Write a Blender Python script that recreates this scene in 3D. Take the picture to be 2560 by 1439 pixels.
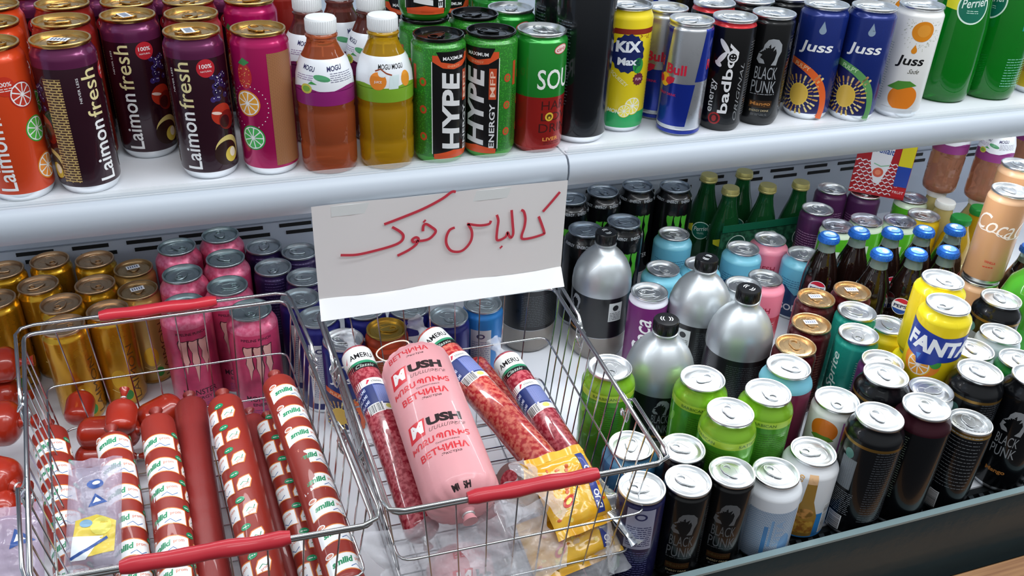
import bpy, math, random
from mathutils import Vector, Matrix, noise
from mathutils.geometry import tessellate_polygon
import bmesh
random.seed(7)
for o in list(bpy.data.objects): bpy.data.objects.remove(o)
SC = bpy.context.scene; COL = SC.collection
# ---------------------------------------------------------------- camera, world, lights, exposure
ZC = 1.5                                   # eye height above the shop floor
FPX = 2237.5                               # focal length in pixels of the 2560 wide frame
def norm(v): return Vector(v).normalized()
DN = norm((-160, 3731, FPX)); XR = norm((7272, -1030, FPX)); UP = -DN; YF = UP.cross(XR)
RM = Matrix((XR, YF, UP))                  # camera space (x right, y down, z ahead) -> world
cd = bpy.data.cameras.new('camera'); cd.sensor_width = 36; cd.lens = 36*FPX/2560; cd.clip_start = .02
cam = bpy.data.objects.new('camera', cd); COL.objects.link(cam)
cc = RM.transposed()
r_, d_, f_ = RM.col[0], RM.col[1], RM.col[2]
cam.matrix_world = Matrix(((r_.x, -d_.x, -f_.x, 0), (r_.y, -d_.y, -f_.y, 0), (r_.z, -d_.z, -f_.z, ZC), (0, 0, 0, 1)))
SC.camera = cam
SC.view_settings.view_transform = 'Standard'; SC.view_settings.look = 'None'
SC.view_settings.exposure = 0.08; SC.view_settings.gamma = 1; SC.view_settings.use_curve_mapping = False
wd = bpy.data.worlds.new('shop'); SC.world = wd; wd.use_nodes = True
bg = wd.node_tree.nodes['Background']; bg.inputs[0].default_value = (.93, .97, 1, 1); bg.inputs[1].default_value = .40
_tc = wd.node_tree.nodes.new('ShaderNodeTexCoord'); _sx = wd.node_tree.nodes.new('ShaderNodeSeparateXYZ'); _mr = wd.node_tree.nodes.new('ShaderNodeMapRange'); _mx = wd.node_tree.nodes.new('ShaderNodeMix'); _mx.data_type = 'RGBA'
_mr.inputs[1].default_value = -.25; _mr.inputs[2].default_value = .15; _mx.inputs[6].default_value = (.16, .16, .17, 1); _mx.inputs[7].default_value = (.93, .97, 1, 1)   # dim shop floor below, bright shop above
for _a, _b in ((_tc.outputs['Generated'], _sx.inputs[0]), (_sx.outputs['Z'], _mr.inputs[0]), (_mr.outputs[0], _mx.inputs[0]), (_mx.outputs[2], bg.inputs[0])): wd.node_tree.links.new(_a, _b)
def area(name, loc, sx, sy, power, rot=(0, 0, 0), col=(1, 1, 1)):
    l = bpy.data.lights.new(name, 'AREA'); l.shape = 'RECTANGLE'; l.size = sx; l.size_y = sy; l.energy = power; l.color = col
    o = bpy.data.objects.new(name, l); COL.objects.link(o); o.location = loc; o.rotation_euler = rot; return o
area('canopy_led_lamp', (.55, .62, ZC+.42), 3.2, .10, 10, (math.radians(12), 0, 0), (.93, .97, 1))
area('ceiling_lamp', (.9, -.35, ZC+1.35), 2.2, .5, 20, (math.radians(20), 0, 0), (.95, .98, 1))
area('ceiling_lamp_far', (2.0, .2, ZC+1.3), .5, 1.6, 14, (0, math.radians(28), 0), (.95, .98, 1))

area('under_shelf_led_lamp', (1.25, .90, ZC-.418), 1.75, .02, 4.2, (math.radians(-8), 0, 0), (.95, .98, 1))

area('under_shelf_fill_left', (-.12, .90, ZC-.418), .9, .02, 1.5, (math.radians(-8), 0, 0), (.95, .98, 1))  # added fill light to brighten the dark left half below the shelf

def P(px, py, z):                          # the point of the photo's ray at height z (relative to the eye)
    v = RM @ Vector((px-1280, py-719.5, FPX)); v = v*(z/v.z); return Vector((v.x, v.y, v.z+ZC))
def PY(px, py, y):                         # ... at depth y
    v = RM @ Vector((px-1280, py-719.5, FPX)); v = v*(y/v.y); return Vector((v.x, v.y, v.z+ZC))
SHELF = -.388; DECK = -.81
# ---------------------------------------------------------------- materials
def lin(h):
    h = h.lstrip('#'); c = [int(h[i:i+2], 16)/255 for i in (0, 2, 4)]
    return tuple((x/12.92 if x <= .04045 else ((x+.055)/1.055)**2.4) for x in c)+(1,)
MC = {}
def M(hexc, rough=.35, metal=0., coat=0., trans=0., alpha=1., ior=1.45, var=0.05, bump=0., kind=None, hex2=None, sc=400.):
    key = (hexc, rough, metal, coat, trans, alpha, ior, var, bump, kind, hex2, sc)
    if key in MC: return MC[key]
    m = bpy.data.materials.new('mat_%s_%d' % (hexc.strip('#'), len(MC))); m.use_nodes = True
    nt = m.node_tree; b = nt.nodes['Principled BSDF']; N = nt.nodes.new; L = nt.links.new
    b.inputs['Base Color'].default_value = lin(hexc); b.inputs['Roughness'].default_value = rough
    b.inputs['Metallic'].default_value = metal; b.inputs['Coat Weight'].default_value = coat
    b.inputs['Transmission Weight'].default_value = trans; b.inputs['Alpha'].default_value = alpha; b.inputs['IOR'].default_value = ior
    if kind is None:
        tc = N('ShaderNodeTexCoord'); nz = N('ShaderNodeTexNoise'); nz.inputs['Scale'].default_value = 60; L(tc.outputs['Object'], nz.inputs['Vector'])
        mr = N('ShaderNodeMapRange'); mr.inputs[3].default_value = max(0, rough-var); mr.inputs[4].default_value = min(1, rough+var)
        L(nz.outputs['Fac'], mr.inputs[0]); L(mr.outputs[0], b.inputs['Roughness'])
    else:
        uv = N('ShaderNodeUVMap')
        mx = N('ShaderNodeMix'); mx.data_type = 'RGBA'; mx.inputs[6].default_value = lin(hexc); mx.inputs[7].default_value = lin(hex2)
        if kind == 'print':                # rows of tiny print
            mp = N('ShaderNodeMapping'); mp.inputs['Rotation'].default_value = (0, 0, 0); mp.inputs['Scale'].default_value = (1, 1, 1); L(uv.outputs[0], mp.inputs[0])
            br = N('ShaderNodeTexBrick'); br.inputs['Scale'].default_value = sc; br.inputs['Mortar Size'].default_value = .018
            br.inputs['Color1'].default_value = (1, 1, 1, 1); br.inputs['Color2'].default_value = (1, 1, 1, 1); br.inputs['Mortar'].default_value = (0, 0, 0, 1)
            br.inputs['Brick Width'].default_value = .42; br.inputs['Row Height'].default_value = .16; br.inputs['Mortar Size'].default_value = .04
            br.offset = .37
            L(mp.outputs[0], br.inputs['Vector']); L(br.outputs['Color'], mx.inputs[0])
        elif kind == 'printv':
            mp = N('ShaderNodeMapping'); mp.inputs['Rotation'].default_value = (0, 0, math.pi/2); L(uv.outputs[0], mp.inputs[0])
            br = N('ShaderNodeTexBrick'); br.inputs['Scale'].default_value = sc
            br.inputs['Color1'].default_value = (1, 1, 1, 1); br.inputs['Color2'].default_value = (1, 1, 1, 1); br.inputs['Mortar'].default_value = (0, 0, 0, 1)
            br.inputs['Brick Width'].default_value = .42; br.inputs['Row Height'].default_value = .16; br.inputs['Mortar Size'].default_value = .04; br.offset = .37
            L(mp.outputs[0], br.inputs['Vector']); L(br.outputs['Color'], mx.inputs[0])
        elif kind == 'speck':
            vo = N('ShaderNodeTexVoronoi'); vo.inputs['Scale'].default_value = sc; L(uv.outputs[0], vo.inputs['Vector'])
            gt = N('ShaderNodeMapRange'); gt.inputs[1].default_value = .25; gt.inputs[2].default_value = .38; L(vo.outputs['Distance'], gt.inputs[0]); L(gt.outputs[0], mx.inputs[0])
        elif kind == 'noise':
            tc = N('ShaderNodeTexCoord'); nz = N('ShaderNodeTexNoise'); nz.inputs['Scale'].default_value = sc; nz.inputs['Detail'].default_value = 4; L(tc.outputs['Object'], nz.inputs['Vector'])
            gt = N('ShaderNodeMapRange'); gt.inputs[1].default_value = .42; gt.inputs[2].default_value = .6; L(nz.outputs['Fac'], gt.inputs[0]); L(gt.outputs[0], mx.inputs[0])
        elif kind == 'wood':
            tc = N('ShaderNodeTexCoord'); mp = N('ShaderNodeMapping'); mp.inputs['Scale'].default_value = (1.5, 60, 60); L(tc.outputs['Object'], mp.inputs[0])
            nz = N('ShaderNodeTexNoise'); nz.inputs['Scale'].default_value = 3; nz.inputs['Detail'].default_value = 6; L(mp.outputs[0], nz.inputs['Vector'])
            gt = N('ShaderNodeMapRange'); gt.inputs[1].default_value = .35; gt.inputs[2].default_value = .68; L(nz.outputs['Fac'], gt.inputs[0]); L(gt.outputs[0], mx.inputs[0])
        elif kind == 'grate':
            sx = N('ShaderNodeSeparateXYZ'); L(uv.outputs[0], sx.inputs[0])
        L(mx.outputs[2], b.inputs['Base Color'])
    if bump:
        tc = N('ShaderNodeTexCoord'); nz = N('ShaderNodeTexNoise'); nz.inputs['Scale'].default_value = 55; nz.inputs['Detail'].default_value = 3; L(tc.outputs['Object'], nz.inputs['Vector'])
        bp = N('ShaderNodeBump'); bp.inputs['Strength'].default_value = bump; bp.inputs['Distance'].default_value = .004; L(nz.outputs['Fac'], bp.inputs['Height']); L(bp.outputs[0], b.inputs['Normal'])
    MC[key] = m; return m
def paint(h): return M(h, .28, .25, .25)
def ink(h): return M(h, .35, .05, .2)
ALU = M('#eceff1', .3, 1.); ALUG = M('#cfa865', .26, 1.); ALUB = M('#101214', .22, .6, .3); WIRE = M('#c3c6c8', .2, 1.); STEEL = M('#b9bdc2', .3, 1.)
WHITE = ink('#f2f3f4'); BLACK = ink('#0c0c0e')
RAIL = M('#bcc5d0', .42); 
# ---------------------------------------------------------------- 2-D print, cut fine and wrapped on surfaces of revolution (millimetres)
TCACHE = {}
def glyphs(s, bold, shear, res=3):
    k = (s, bold, shear)
    if k in TCACHE: return TCACHE[k]
    c = bpy.data.curves.new('t', 'FONT'); c.body = s; c.size = 1; c.resolution_u = res; c.offset = bold; c.shear = shear; c.align_x = 'CENTER'
    o = bpy.data.objects.new('t', c); COL.objects.link(o)
    dg = bpy.context.evaluated_depsgraph_get(); me = o.evaluated_get(dg).to_mesh()
    me.calc_loop_triangles()
    vs = [(v.co.x, v.co.y) for v in me.vertices]; ts = [tuple(t.vertices) for t in me.loop_triangles]
    o.evaluated_get(dg).to_mesh_clear(); bpy.data.objects.remove(o); bpy.data.curves.remove(c)
    xs = [v[0] for v in vs] or [0, 1]; ys = [v[1] for v in vs] or [0, 1]
    x0, x1, y0, y1 = min(xs), max(xs), min(ys), max(ys)
    vs = [(x-(x0+x1)/2, y-(y0+y1)/2) for x, y in vs]
    TCACHE[k] = (vs, ts, x1-x0, y1-y0); return TCACHE[k]
class Art:
    def __init__(s): s.it = []
    def tris(s, vs, ts, m, L=1): s.it.append((vs, ts, m, L))
    def poly(s, pts, m, L=1):
        pts = [tuple(p) for p in pts]
        ts = tessellate_polygon([[Vector((x, y, 0)) for x, y in pts]]); s.it.append((pts, [tuple(t) for t in ts], m, L)); return s
    def rect(s, u0, v0, u1, v1, m, L=1): return s.poly([(u0, v0), (u1, v0), (u1, v1), (u0, v1)], m, L)
    def band(s, v0, v1, m, C, L=1): return s.rect(-C/2, v0, C/2, v1, m, L)
    def ell(s, u, v, ru, rv, m, L=1, n=28, a0=0, rot=0.):
        cr, sr = math.cos(rot), math.sin(rot)
        return s.poly([(u+ru*math.cos(a)*cr-rv*math.sin(a)*sr, v+ru*math.cos(a)*sr+rv*math.sin(a)*cr) for a in [2*math.pi*i/n for i in range(n)]], m, L)
    def text(s, t, u, v, h, m, L=2, rot=0, bold=.0, shear=0., w=None):
        vs, ts, W_, H_ = glyphs(t, bold, shear); sy = h/max(H_, 1e-3); sx = (w/W_) if w else sy
        a = math.radians(rot); ca, sa = math.cos(a), math.sin(a)
        s.it.append(([(u+x*sx*ca-y*sy*sa, v+x*sx*sa+y*sy*ca) for x, y in vs], ts, m, L)); return s
    def slice_(s, u, v, r, rind, flesh, L=2, n=9, pith=None):   # citrus slice
        s.ell(u, v, r, r, rind, L); s.ell(u, v, r*.9, r*.9, pith or WHITE, L+1)
        for i in range(n):
            a0 = 2*math.pi*(i+.09)/n; a1 = 2*math.pi*(i+.91)/n; am = (a0+a1)/2
            s.poly([(u+r*.12*math.cos(am), v+r*.12*math.sin(am)), (u+r*.8*math.cos(a0), v+r*.8*math.sin(a0)), (u+r*.84*math.cos(am), v+r*.84*math.sin(am)), (u+r*.8*math.cos(a1), v+r*.8*math.sin(a1))], flesh, L+2)
        return s
    def dashes(s, u0, v0, u1, v1, rows, m, L=2, th=.5):
        for i in range(rows):
            v = v1-(i+.5)*(v1-v0)/rows; u = u0
            while u < u1-1:
                w = min(random.uniform(1.5, 6), u1-u); s.rect(u, v-th/2, u+w, v+th/2, m, L); u += w+random.uniform(.6, 1.3)
        return s
    def bars(s, u0, v0, u1, v1, L=2, vert=False):
        s.rect(u0-1, v0-1, u1+1, v1+1, WHITE, L); u = u0
        if vert:
            u = v0
            while u < v1-.3: w = random.choice((.35, .6, .9)); s.rect(u0, u, u1, min(u+w, v1), BLACK, L+1); u += w+random.choice((.4, .7))
        else:
            while u < u1-.3: w = random.choice((.35, .6, .9)); s.rect(u, v0, min(u+w, u1), v1, BLACK, L+1); u += w+random.choice((.4, .7))
        return s
    def mark(s, strokes, w, m, L=2):                 # pen strokes
        for st in strokes:
            n = len(st); le = []; ri = []
            for i in range(n):
                a = Vector(st[max(0, i-1)]); b = Vector(st[min(n-1, i+1)]); d = (b-a)
                if d.length < 1e-6: d = Vector((1, 0))
                d.normalize(); p = Vector(st[i]); q = Vector((-d.y, d.x))*w/2; le.append(p+q); ri.append(p-q)
            for i in range(n-1): s.it.append(([tuple(le[i]), tuple(ri[i]), tuple(ri[i+1]), tuple(le[i+1])], [(0, 1, 2), (0, 2, 3)], m, L))
        return s
class MB:
    def __init__(s): s.v = []; s.f = []; s.m = []; s.uv = []; s.mats = []
    def mi(s, m):
        if m not in s.mats: s.mats.append(m)
        return s.mats.index(m)
    def add(s, vs, fs, m, uvs=None):
        b = len(s.v); k = s.mi(m); s.v += [tuple(v) for v in vs]; s.uv += (uvs or [(v[0], v[2]) for v in vs])
        for f in fs: s.f.append(tuple(b+i for i in f)); s.m.append(k)
    def lathe(s, prof, m, seg=64, mats=None):        # mats: list of (z_upper, material) for bands
        n = len(prof); R0 = max(p[0] for p in prof); vs = []; uv = []
        for r, z in prof:
            for j in range(seg+1):
                t = 2*math.pi*j/seg-math.pi; vs.append((r*math.sin(t), -r*math.cos(t), z)); uv.append((t*R0, z))
        groups = {}
        for i in range(n-1):
            mm = m
            if mats:
                zc = (prof[i][1]+prof[i+1][1])/2
                for zu, m2 in mats:
                    if zc <= zu: mm = m2; break
            for j in range(seg):
                a, b, c, d = i*(seg+1)+j, i*(seg+1)+j+1, (i+1)*(seg+1)+j+1, (i+1)*(seg+1)+j
                if prof[i][0] < 1e-7: f = (a, c, d)
                elif prof[i+1][0] < 1e-7: f = (a, b, c)
                else: f = (a, b, c, d)
                groups.setdefault(mm, []).append(f)
        b0 = len(s.v); s.v += vs; s.uv += uv
        for mm, fs in groups.items():
            k = s.mi(mm)
            for f in fs: s.f.append(tuple(b0+i for i in f)); s.m.append(k)
    def wrap(s, art, prof, du=2.5, R0=None, fmap=None):
        R0 = R0 or max(p[0] for p in prof)
        pz = [p for p in prof]
        def rad(z):
            if z <= pz[0][1]: return pz[0][0]
            for a, b in zip(pz, pz[1:]):
                if a[1] <= z <= b[1] and b[1] > a[1]: return a[0]+(b[0]-a[0])*(z-a[1])/(b[1]-a[1])
            return pz[-1][0]
        cuts = [p[1]*1000 for p in prof]
        for vs, ts, m, L in art.it:
            us = [v[0] for v in vs]; ws = [v[1] for v in vs]; u0, u1, w0, w1 = min(us), max(us), min(ws), max(ws)
            bm = bmesh.new(); bv = [bm.verts.new((x, y, 0)) for x, y in vs]
            for t in ts:
                try: bm.faces.new([bv[i] for i in t])
                except ValueError: pass
            k = math.floor(u0/du)+1
            while k*du < u1-.01 and not fmap:
                bmesh.ops.bisect_plane(bm, geom=bm.verts[:]+bm.edges[:]+bm.faces[:], plane_co=(k*du, 0, 0), plane_no=(1, 0, 0)); k += 1
            if not fmap:
                for c in cuts:
                    if w0+.01 < c < w1-.01: bmesh.ops.bisect_plane(bm, geom=bm.verts[:]+bm.edges[:]+bm.faces[:], plane_co=(0, c, 0), plane_no=(0, 1, 0))
            bm.verts.index_update(); off = .00008+.00005*L; o = []; uv = []
            for v in bm.verts:
                u, w = v.co.x, v.co.y
                if fmap: o.append(fmap(u, w, off))
                else:
                    z = w/1000; r = rad(z)+off; t = u/1000/R0; o.append((r*math.sin(t), -r*math.cos(t), z))
                uv.append((u/1000, w/1000))
            s.add(o, [[v.index for v in f.verts] for f in bm.faces], m, uv); bm.free()
    def tube(s, pts, r, m, seg=8, closed=False, radii=None):
        pts = [Vector(p) for p in pts]; n = len(pts); b = len(s.v); fr = None; vs = []
        for i in range(n):
            if closed: d = pts[(i+1) % n]-pts[i-1]
            else: d = pts[min(n-1, i+1)]-pts[max(0, i-1)]
            d.normalize()
            if fr is None: fr = d.orthogonal().normalized()
            fr = (fr-d*fr.dot(d)).normalized(); g = d.cross(fr); rr = radii[i] if radii else r
            for j in range(seg):
                a = 2*math.pi*j/seg; vs.append(pts[i]+fr*rr*math.cos(a)+g*rr*math.sin(a))
        fs = []
        for i in range(n if closed else n-1):
            k = (i+1) % n
            for j in range(seg): fs.append((i*seg+j, i*seg+(j+1) % seg, k*seg+(j+1) % seg, k*seg+j))
        if not closed: fs.append(tuple(range(seg))[::-1]); fs.append(tuple((n-1)*seg+j for j in range(seg)))
        s.add(vs, fs, m)
    def box(s, a, b, m, mt=None):
        x0, y0, z0 = a; x1, y1, z1 = b
        vs = [(x, y, z) for z in (z0, z1) for x, y in ((x0, y0), (x1, y0), (x1, y1), (x0, y1))]
        if mt: vs = [mt @ Vector(v) for v in vs]
        s.add(vs, [(3, 2, 1, 0), (4, 5, 6, 7), (0, 1, 5, 4), (1, 2, 6, 5), (2, 3, 7, 6), (3, 0, 4, 7)], m)
    def prism(s, prof, x0, x1, m):                   # (y,z) profile swept along x, closed
        n = len(prof); vs = [(x0, y, z) for y, z in prof]+[(x1, y, z) for y, z in prof]
        s.add(vs, [(i, i+n, (i+1) % n+n, (i+1) % n) for i in range(n)]+[tuple(range(n)), tuple(range(2*n-1, n-1, -1))], m)
    def mesh(s, name, sharp=35):
        me = bpy.data.meshes.new(name); me.from_pydata(s.v, [], s.f)
        for m in s.mats: me.materials.append(m)
        me.polygons.foreach_set('material_index', s.m)
        uvl = me.uv_layers.new(name='UVMap'); d = [0.]*(2*len(me.loops))
        for i, l in enumerate(me.loops): d[2*i], d[2*i+1] = s.uv[l.vertex_index]
        uvl.data.foreach_set('uv', d)
        me.polygons.foreach_set('use_smooth', [True]*len(me.polygons))
        try: me.set_sharp_from_angle(angle=math.radians(sharp))
        except Exception: pass
        me.update(); return me
def link(name, me, parent=None, loc=(0, 0, 0)):
    o = bpy.data.objects.new(name, me); COL.objects.link(o); o.location = loc
    if parent: o.parent = parent
    return o
def tag(o, label, cat, group=None):
    o['label'] = label; o['category'] = cat
    if group: o['group'] = group
    return o
def struct(name, mb, label=None):
    o = link(name, mb.mesh(name)); o['kind'] = 'structure'
    if label: o['label'] = label
    return o
def empty(name, loc, rot=None):
    o = bpy.data.objects.new(name, None); COL.objects.link(o); o.location = loc; o.empty_display_size = .02
    if rot is not None: o.rotation_euler = rot
    return o
# ---------------------------------------------------------------- the fridge
Z = lambda z: z+ZC
XL, XRT = -.75, 2.3
mb = MB(); mb.box((XL, .628, Z(DECK-.02)), (XRT, 1.36, Z(DECK)), M('#e9edf4', .3)); struct('floor', mb, 'white deck of the fridge')
mb = MB(); mb.box((XL, 1.36, Z(DECK-.1)), (XRT, 1.38, Z(.35)), M('#a3adbb', .35))
SL = M('#0b0d10', .7)
WB = MB(); WB.box((XL, 1.36, Z(DECK-.1)), (XRT, 1.38, Z(.35)), M('#aab4c2', .35))
k = 0
for row, (a, b) in enumerate((((0, 639), (1817, 441)), ((0, 657), (1817, 459)))):
    pa, pb = PY(*a, 1.36), PY(*b, 1.36); zz = (pa.z+pb.z)/2
    x = XL+.05+(.01 if row else 0)
    while x < XRT-.1:
        WB.box((x, 1.3585, zz-.003), (x+.052, 1.3605, zz+.003), SL); x += .078
zs = PY(700, 553, 1.36).z
WB.box((XL, 1.357, zs), (XRT, 1.3595, zs+.0015), M('#7f8996', .4))
struct('wall_back', WB, 'pale grey perforated back panel of the fridge')
mb = MB(); mb.box((XL, .45, Z(-.98)), (XL+.02, 1.38, Z(.35)), M('#aab4c2', .35)); struct('wall_left', mb)
mb = MB(); mb.box((XRT-.02, .45, Z(-.98)), (XRT, 1.38, Z(.35)), M('#aab4c2', .35)); struct('wall_right', mb)
XS = .371                                            # seam between the two shelf units
SHM = M('#dfe3ea', .32)
def shelf(name, x0, x1, label, dz):
    t = empty(name, ((x0+x1)/2, .86, Z(SHELF))); cx = (x0+x1)/2
    b = MB(); b.box((x0-cx, .012, -.02), (x1-cx, .49, 0), SHM); link('shelf_board', b.mesh('shelf_board'), t)
    b = MB(); pr = [(.012, 0), (.006, .0006), (.001, -.002), (-.003, -.008), (-.0045, -.016), (-.003, -.026), (.002, -.034), (.006, -.036), (.012, -.036)]
    b.prism([(y, z) for y, z in pr][::-1], x0-cx, x1-cx, RAIL); link('price_rail', b.mesh('price_rail', 50), t)
    b = MB(); b.prism([(.014, .0003), (.014, .0012), (.02, .0012), (.02, .0003)], x0-cx+.002, x1-cx-.002, M('#c4ccd4', .3)); link('rail_lip', b.mesh('rail_lip'), t)
    # thin clear stop along the front edge
    b = MB(); b.box((x0-cx+.001, .0075, -.004), (x1-cx-.001, .0085, .010), M('#eef6fa', .08, 0, 0, 0, .22)); link('clear_shelf_edge', b.mesh('clear_shelf_edge'), t)
    tag(t, label, 'shelf', 'upper display shelf units')
shelf('display_shelf', XL+.03, XS-.0012, 'white upper fridge shelf left of the seam, carrying the orange and plum cans', 0)
shelf('display_shelf', XS+.0012, XRT-.03, 'white upper fridge shelf right of the seam, carrying the blue juice cans', 0)
# front intake grille, glass lip, wood bumper
t = empty('intake_grille', (.8, .61, Z(DECK))); b = MB()
GM = M('#15191c', .45); b.box((XL-.8, .008, -.03), (XRT-.8, .0165, -.001), GM); b.box((XL-.8, -.025, -.03), (XRT-.8, -.018, -.001), GM)
x = XL-.8+.01
while x < XRT-.82:
    b.add([(x, -.02, -.002), (x+.007, -.02, -.002), (x+.016, .01, -.002), (x+.009, .01, -.002), (x, -.02, -.008), (x+.007, -.02, -.008), (x+.016, .01, -.008), (x+.009, .01, -.008)],
          [(0, 1, 2, 3), (4, 7, 6, 5), (0, 4, 5, 1), (1, 5, 6, 2), (2, 6, 7, 3), (3, 7, 4, 0)], M('#2b3136', .4)); x += .0165
link('grille_slats', b.mesh('grille_slats'), t); b = MB(); b.box((XL-.8, -.02, -.035), (XRT-.8, .012, -.03), M('#050607', .6)); link('duct', b.mesh('duct'), t)
tag(t, 'black slotted air grille running between white deck and glass front', 'grille')
ga = PY(1748, 1439, .583); gb = PY(2560, 1230, .583); zg = (ga.z+gb.z)/2
t = empty('glass_front', (.8, .583, zg)); b = MB(); b.prism([(0, 0), (.006, 0), (-.012, -.102), (-.018, -.102)], XL-.8, XRT-.8, M('#2b3639', .22, 0, .1, 0, .95, bump=0.12)); link('glass_pane', b.mesh('glass_pane'), t)
b = MB(); b.prism([(-.001, .0), (-.001, .0035), (.007, .0035), (.007, .0)], XL-.8, XRT-.8, M('#7f9498', .15, 0, .5)); link('polished_edge', b.mesh('polished_edge'), t)
pc = PY(2425, 1385, .572)
b = MB(); q = [PY(x_, y_, .562+0*i) for i, (x_, y_) in enumerate(((2396, 1380), (2448, 1322), (2468, 1345), (2410, 1382)))]
tag(t, 'dark reflective glass front with a pale polished top edge', 'glass panel')
b = MB(); b.box((XL, .553, Z(-.93)), (XRT, .592, zg-.104), M('#0a0b0c', .5)); tag(link('black_sill', b.mesh('black_sill')), 'black sill strip below the dark glass front', 'sill')
wz = PY(2560, 1378, .552).z; b = MB()
b.prism([(.488, wz-.09), (.552, wz-.09), (.552, wz-.008), (.546, wz), (.494, wz-.004), (.488, wz-.012)][::-1], XL, XRT, M('#a87e54', .55, kind='wood', hex2='#754a2c'))
wb = link('wooden_bumper', b.mesh('wooden_bumper')); tag(wb, 'light brown wooden bumper rail below the glass at lower right', 'wooden rail')
b = MB(); b.box((XL, .50, Z(-1.05)), (XRT, .63, Z(-.93)), M('#0a0b0c', .5)); b.box((XL, .583, Z(-.93)), (XRT, .60, Z(-.835)), M('#0a0b0c', .5)); struct('trim_1', b, 'black base of the fridge below the glass')
# ---------------------------------------------------------------- cans
def can_prof(R, rr, H, neck):
    p = [(0, .005), (R*.55, .0035), (R*.74, .0006), (R*.8, 0), (R*.85, .0008), (R*.93, .005), (R-.0006, .009), (R, .011), (R, H-neck)]
    for t in (.25, .5, .75, 1):
        s = (1-math.cos(math.pi*t))/2; p.append((R+(rr-.0012-R)*s, H-neck+(neck-.0055)*t))
    p += [(rr-.0012, H-.004), (rr-.0006, H-.0025)]
    return p
SHP = {'sleek': (.0287, .0268, .147, .014), 'slim': (.0265, .0258, .134, .010), 'std': (.033, .0268, .115, .018), 'tall': (.033, .0272, .168, .022), 'tallx': (.033, .0272, .195, .020), 'so': (.0285, .0268, .134, .010), 'hyp': (.0287, .0268, .136, .010), 'jus': (.0287, .0268, .140, .012)}
LIDC = {}
def lid_mesh(rr, mat, sticker=False):
    k = (rr, mat.name, sticker)
    if k in LIDC: return LIDC[k]
    b = MB(); b.lathe([(rr-.001, -.004), (rr, -.0028), (rr, -.0008), (rr-.0005, -.0001), (rr-.0012, 0), (rr-.002, -.0004), (rr-.0026, -.004), (rr-.0034, -.0052), (rr-.0042, -.0052), (rr-.005, -.0036), (rr-.0056, -.0033), (rr*.5, -.0034), (0, -.0034)], mat, 56)
    h = -.0033
    pts = [(.0105*math.sin(a), -.0085-.0075*math.cos(a)*1.05, h) for a in [2*math.pi*i/28 for i in range(28)]]
    b.tube(pts, .00035, mat, 5, True)
    pts = [(.0165*math.sin(a), .001-.0175*math.cos(a), h) for a in [2*math.pi*i/36 for i in range(36)]]
    b.tube(pts, .00025, mat, 4, True)
    b.lathe([(.003, h), (.0028, h+.0012), (0, h+.0014)], mat, 16)
    me = b.mesh('can_lid', 40)
    # stay tab: outline with a finger hole
    b = MB(); n = 28; out = []; inn = []
    for i in range(n):
        a = 2*math.pi*i/n; out.append((.0078*math.sin(a)*(1.0 if math.cos(a) > -.2 else .86), .0035+.0125*math.cos(a)))
        inn.append((.0042*math.sin(a), .0085+.0042*math.cos(a)))
    v = [(x, y, h+.0016) for x, y in out]+[(x, y, h+.0016) for x, y in inn]+[(x, y, h+.0006) for x, y in out]+[(x, y, h+.0006) for x, y in inn]
    f = []
    for i in range(n):
        j = (i+1) % n; f += [(i, i+n, j+n, j), (i, j, j+2*n, i+2*n), (i+n, i+3*n, j+3*n, j+n), (i+2*n, j+2*n, j+3*n, i+3*n)]
    b.add(v, f, mat)
    b.tube([(x*.93, y*.97+.0001, h+.0017) for x, y in out], .0005, mat, 5, True)
    if sticker:
        mt = Matrix.Rotation(.15, 4, 'Z'); b.box((-.009, -.002, h+.0022), (.009, .0085, h+.0024), WHITE, mt)
        for i in range(5): b.box((-.007+i*.003, 0, h+.0025), (-.0055+i*.003, .0065, h+.0026), M('#5c6c8a', .5), mt)
    tm = b.mesh('pull_tab', 40); LIDC[k] = (me, tm); return LIDC[k]
KIND = {}
def kind(name, shape, body, art=None, lid=ALU, bottom=None, neckmat=None, sticker=False, metalbot=.007):
    R, rr, H, nk = SHP[shape]; pr = can_prof(R, rr, H, nk); b = MB()
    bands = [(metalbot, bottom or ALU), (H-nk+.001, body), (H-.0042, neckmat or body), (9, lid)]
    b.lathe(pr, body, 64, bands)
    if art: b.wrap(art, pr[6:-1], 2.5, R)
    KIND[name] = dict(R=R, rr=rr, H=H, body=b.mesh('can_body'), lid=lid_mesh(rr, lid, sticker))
CS = 2*math.pi*28.7; CT = 2*math.pi*33; CL = 2*math.pi*26.5
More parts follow.
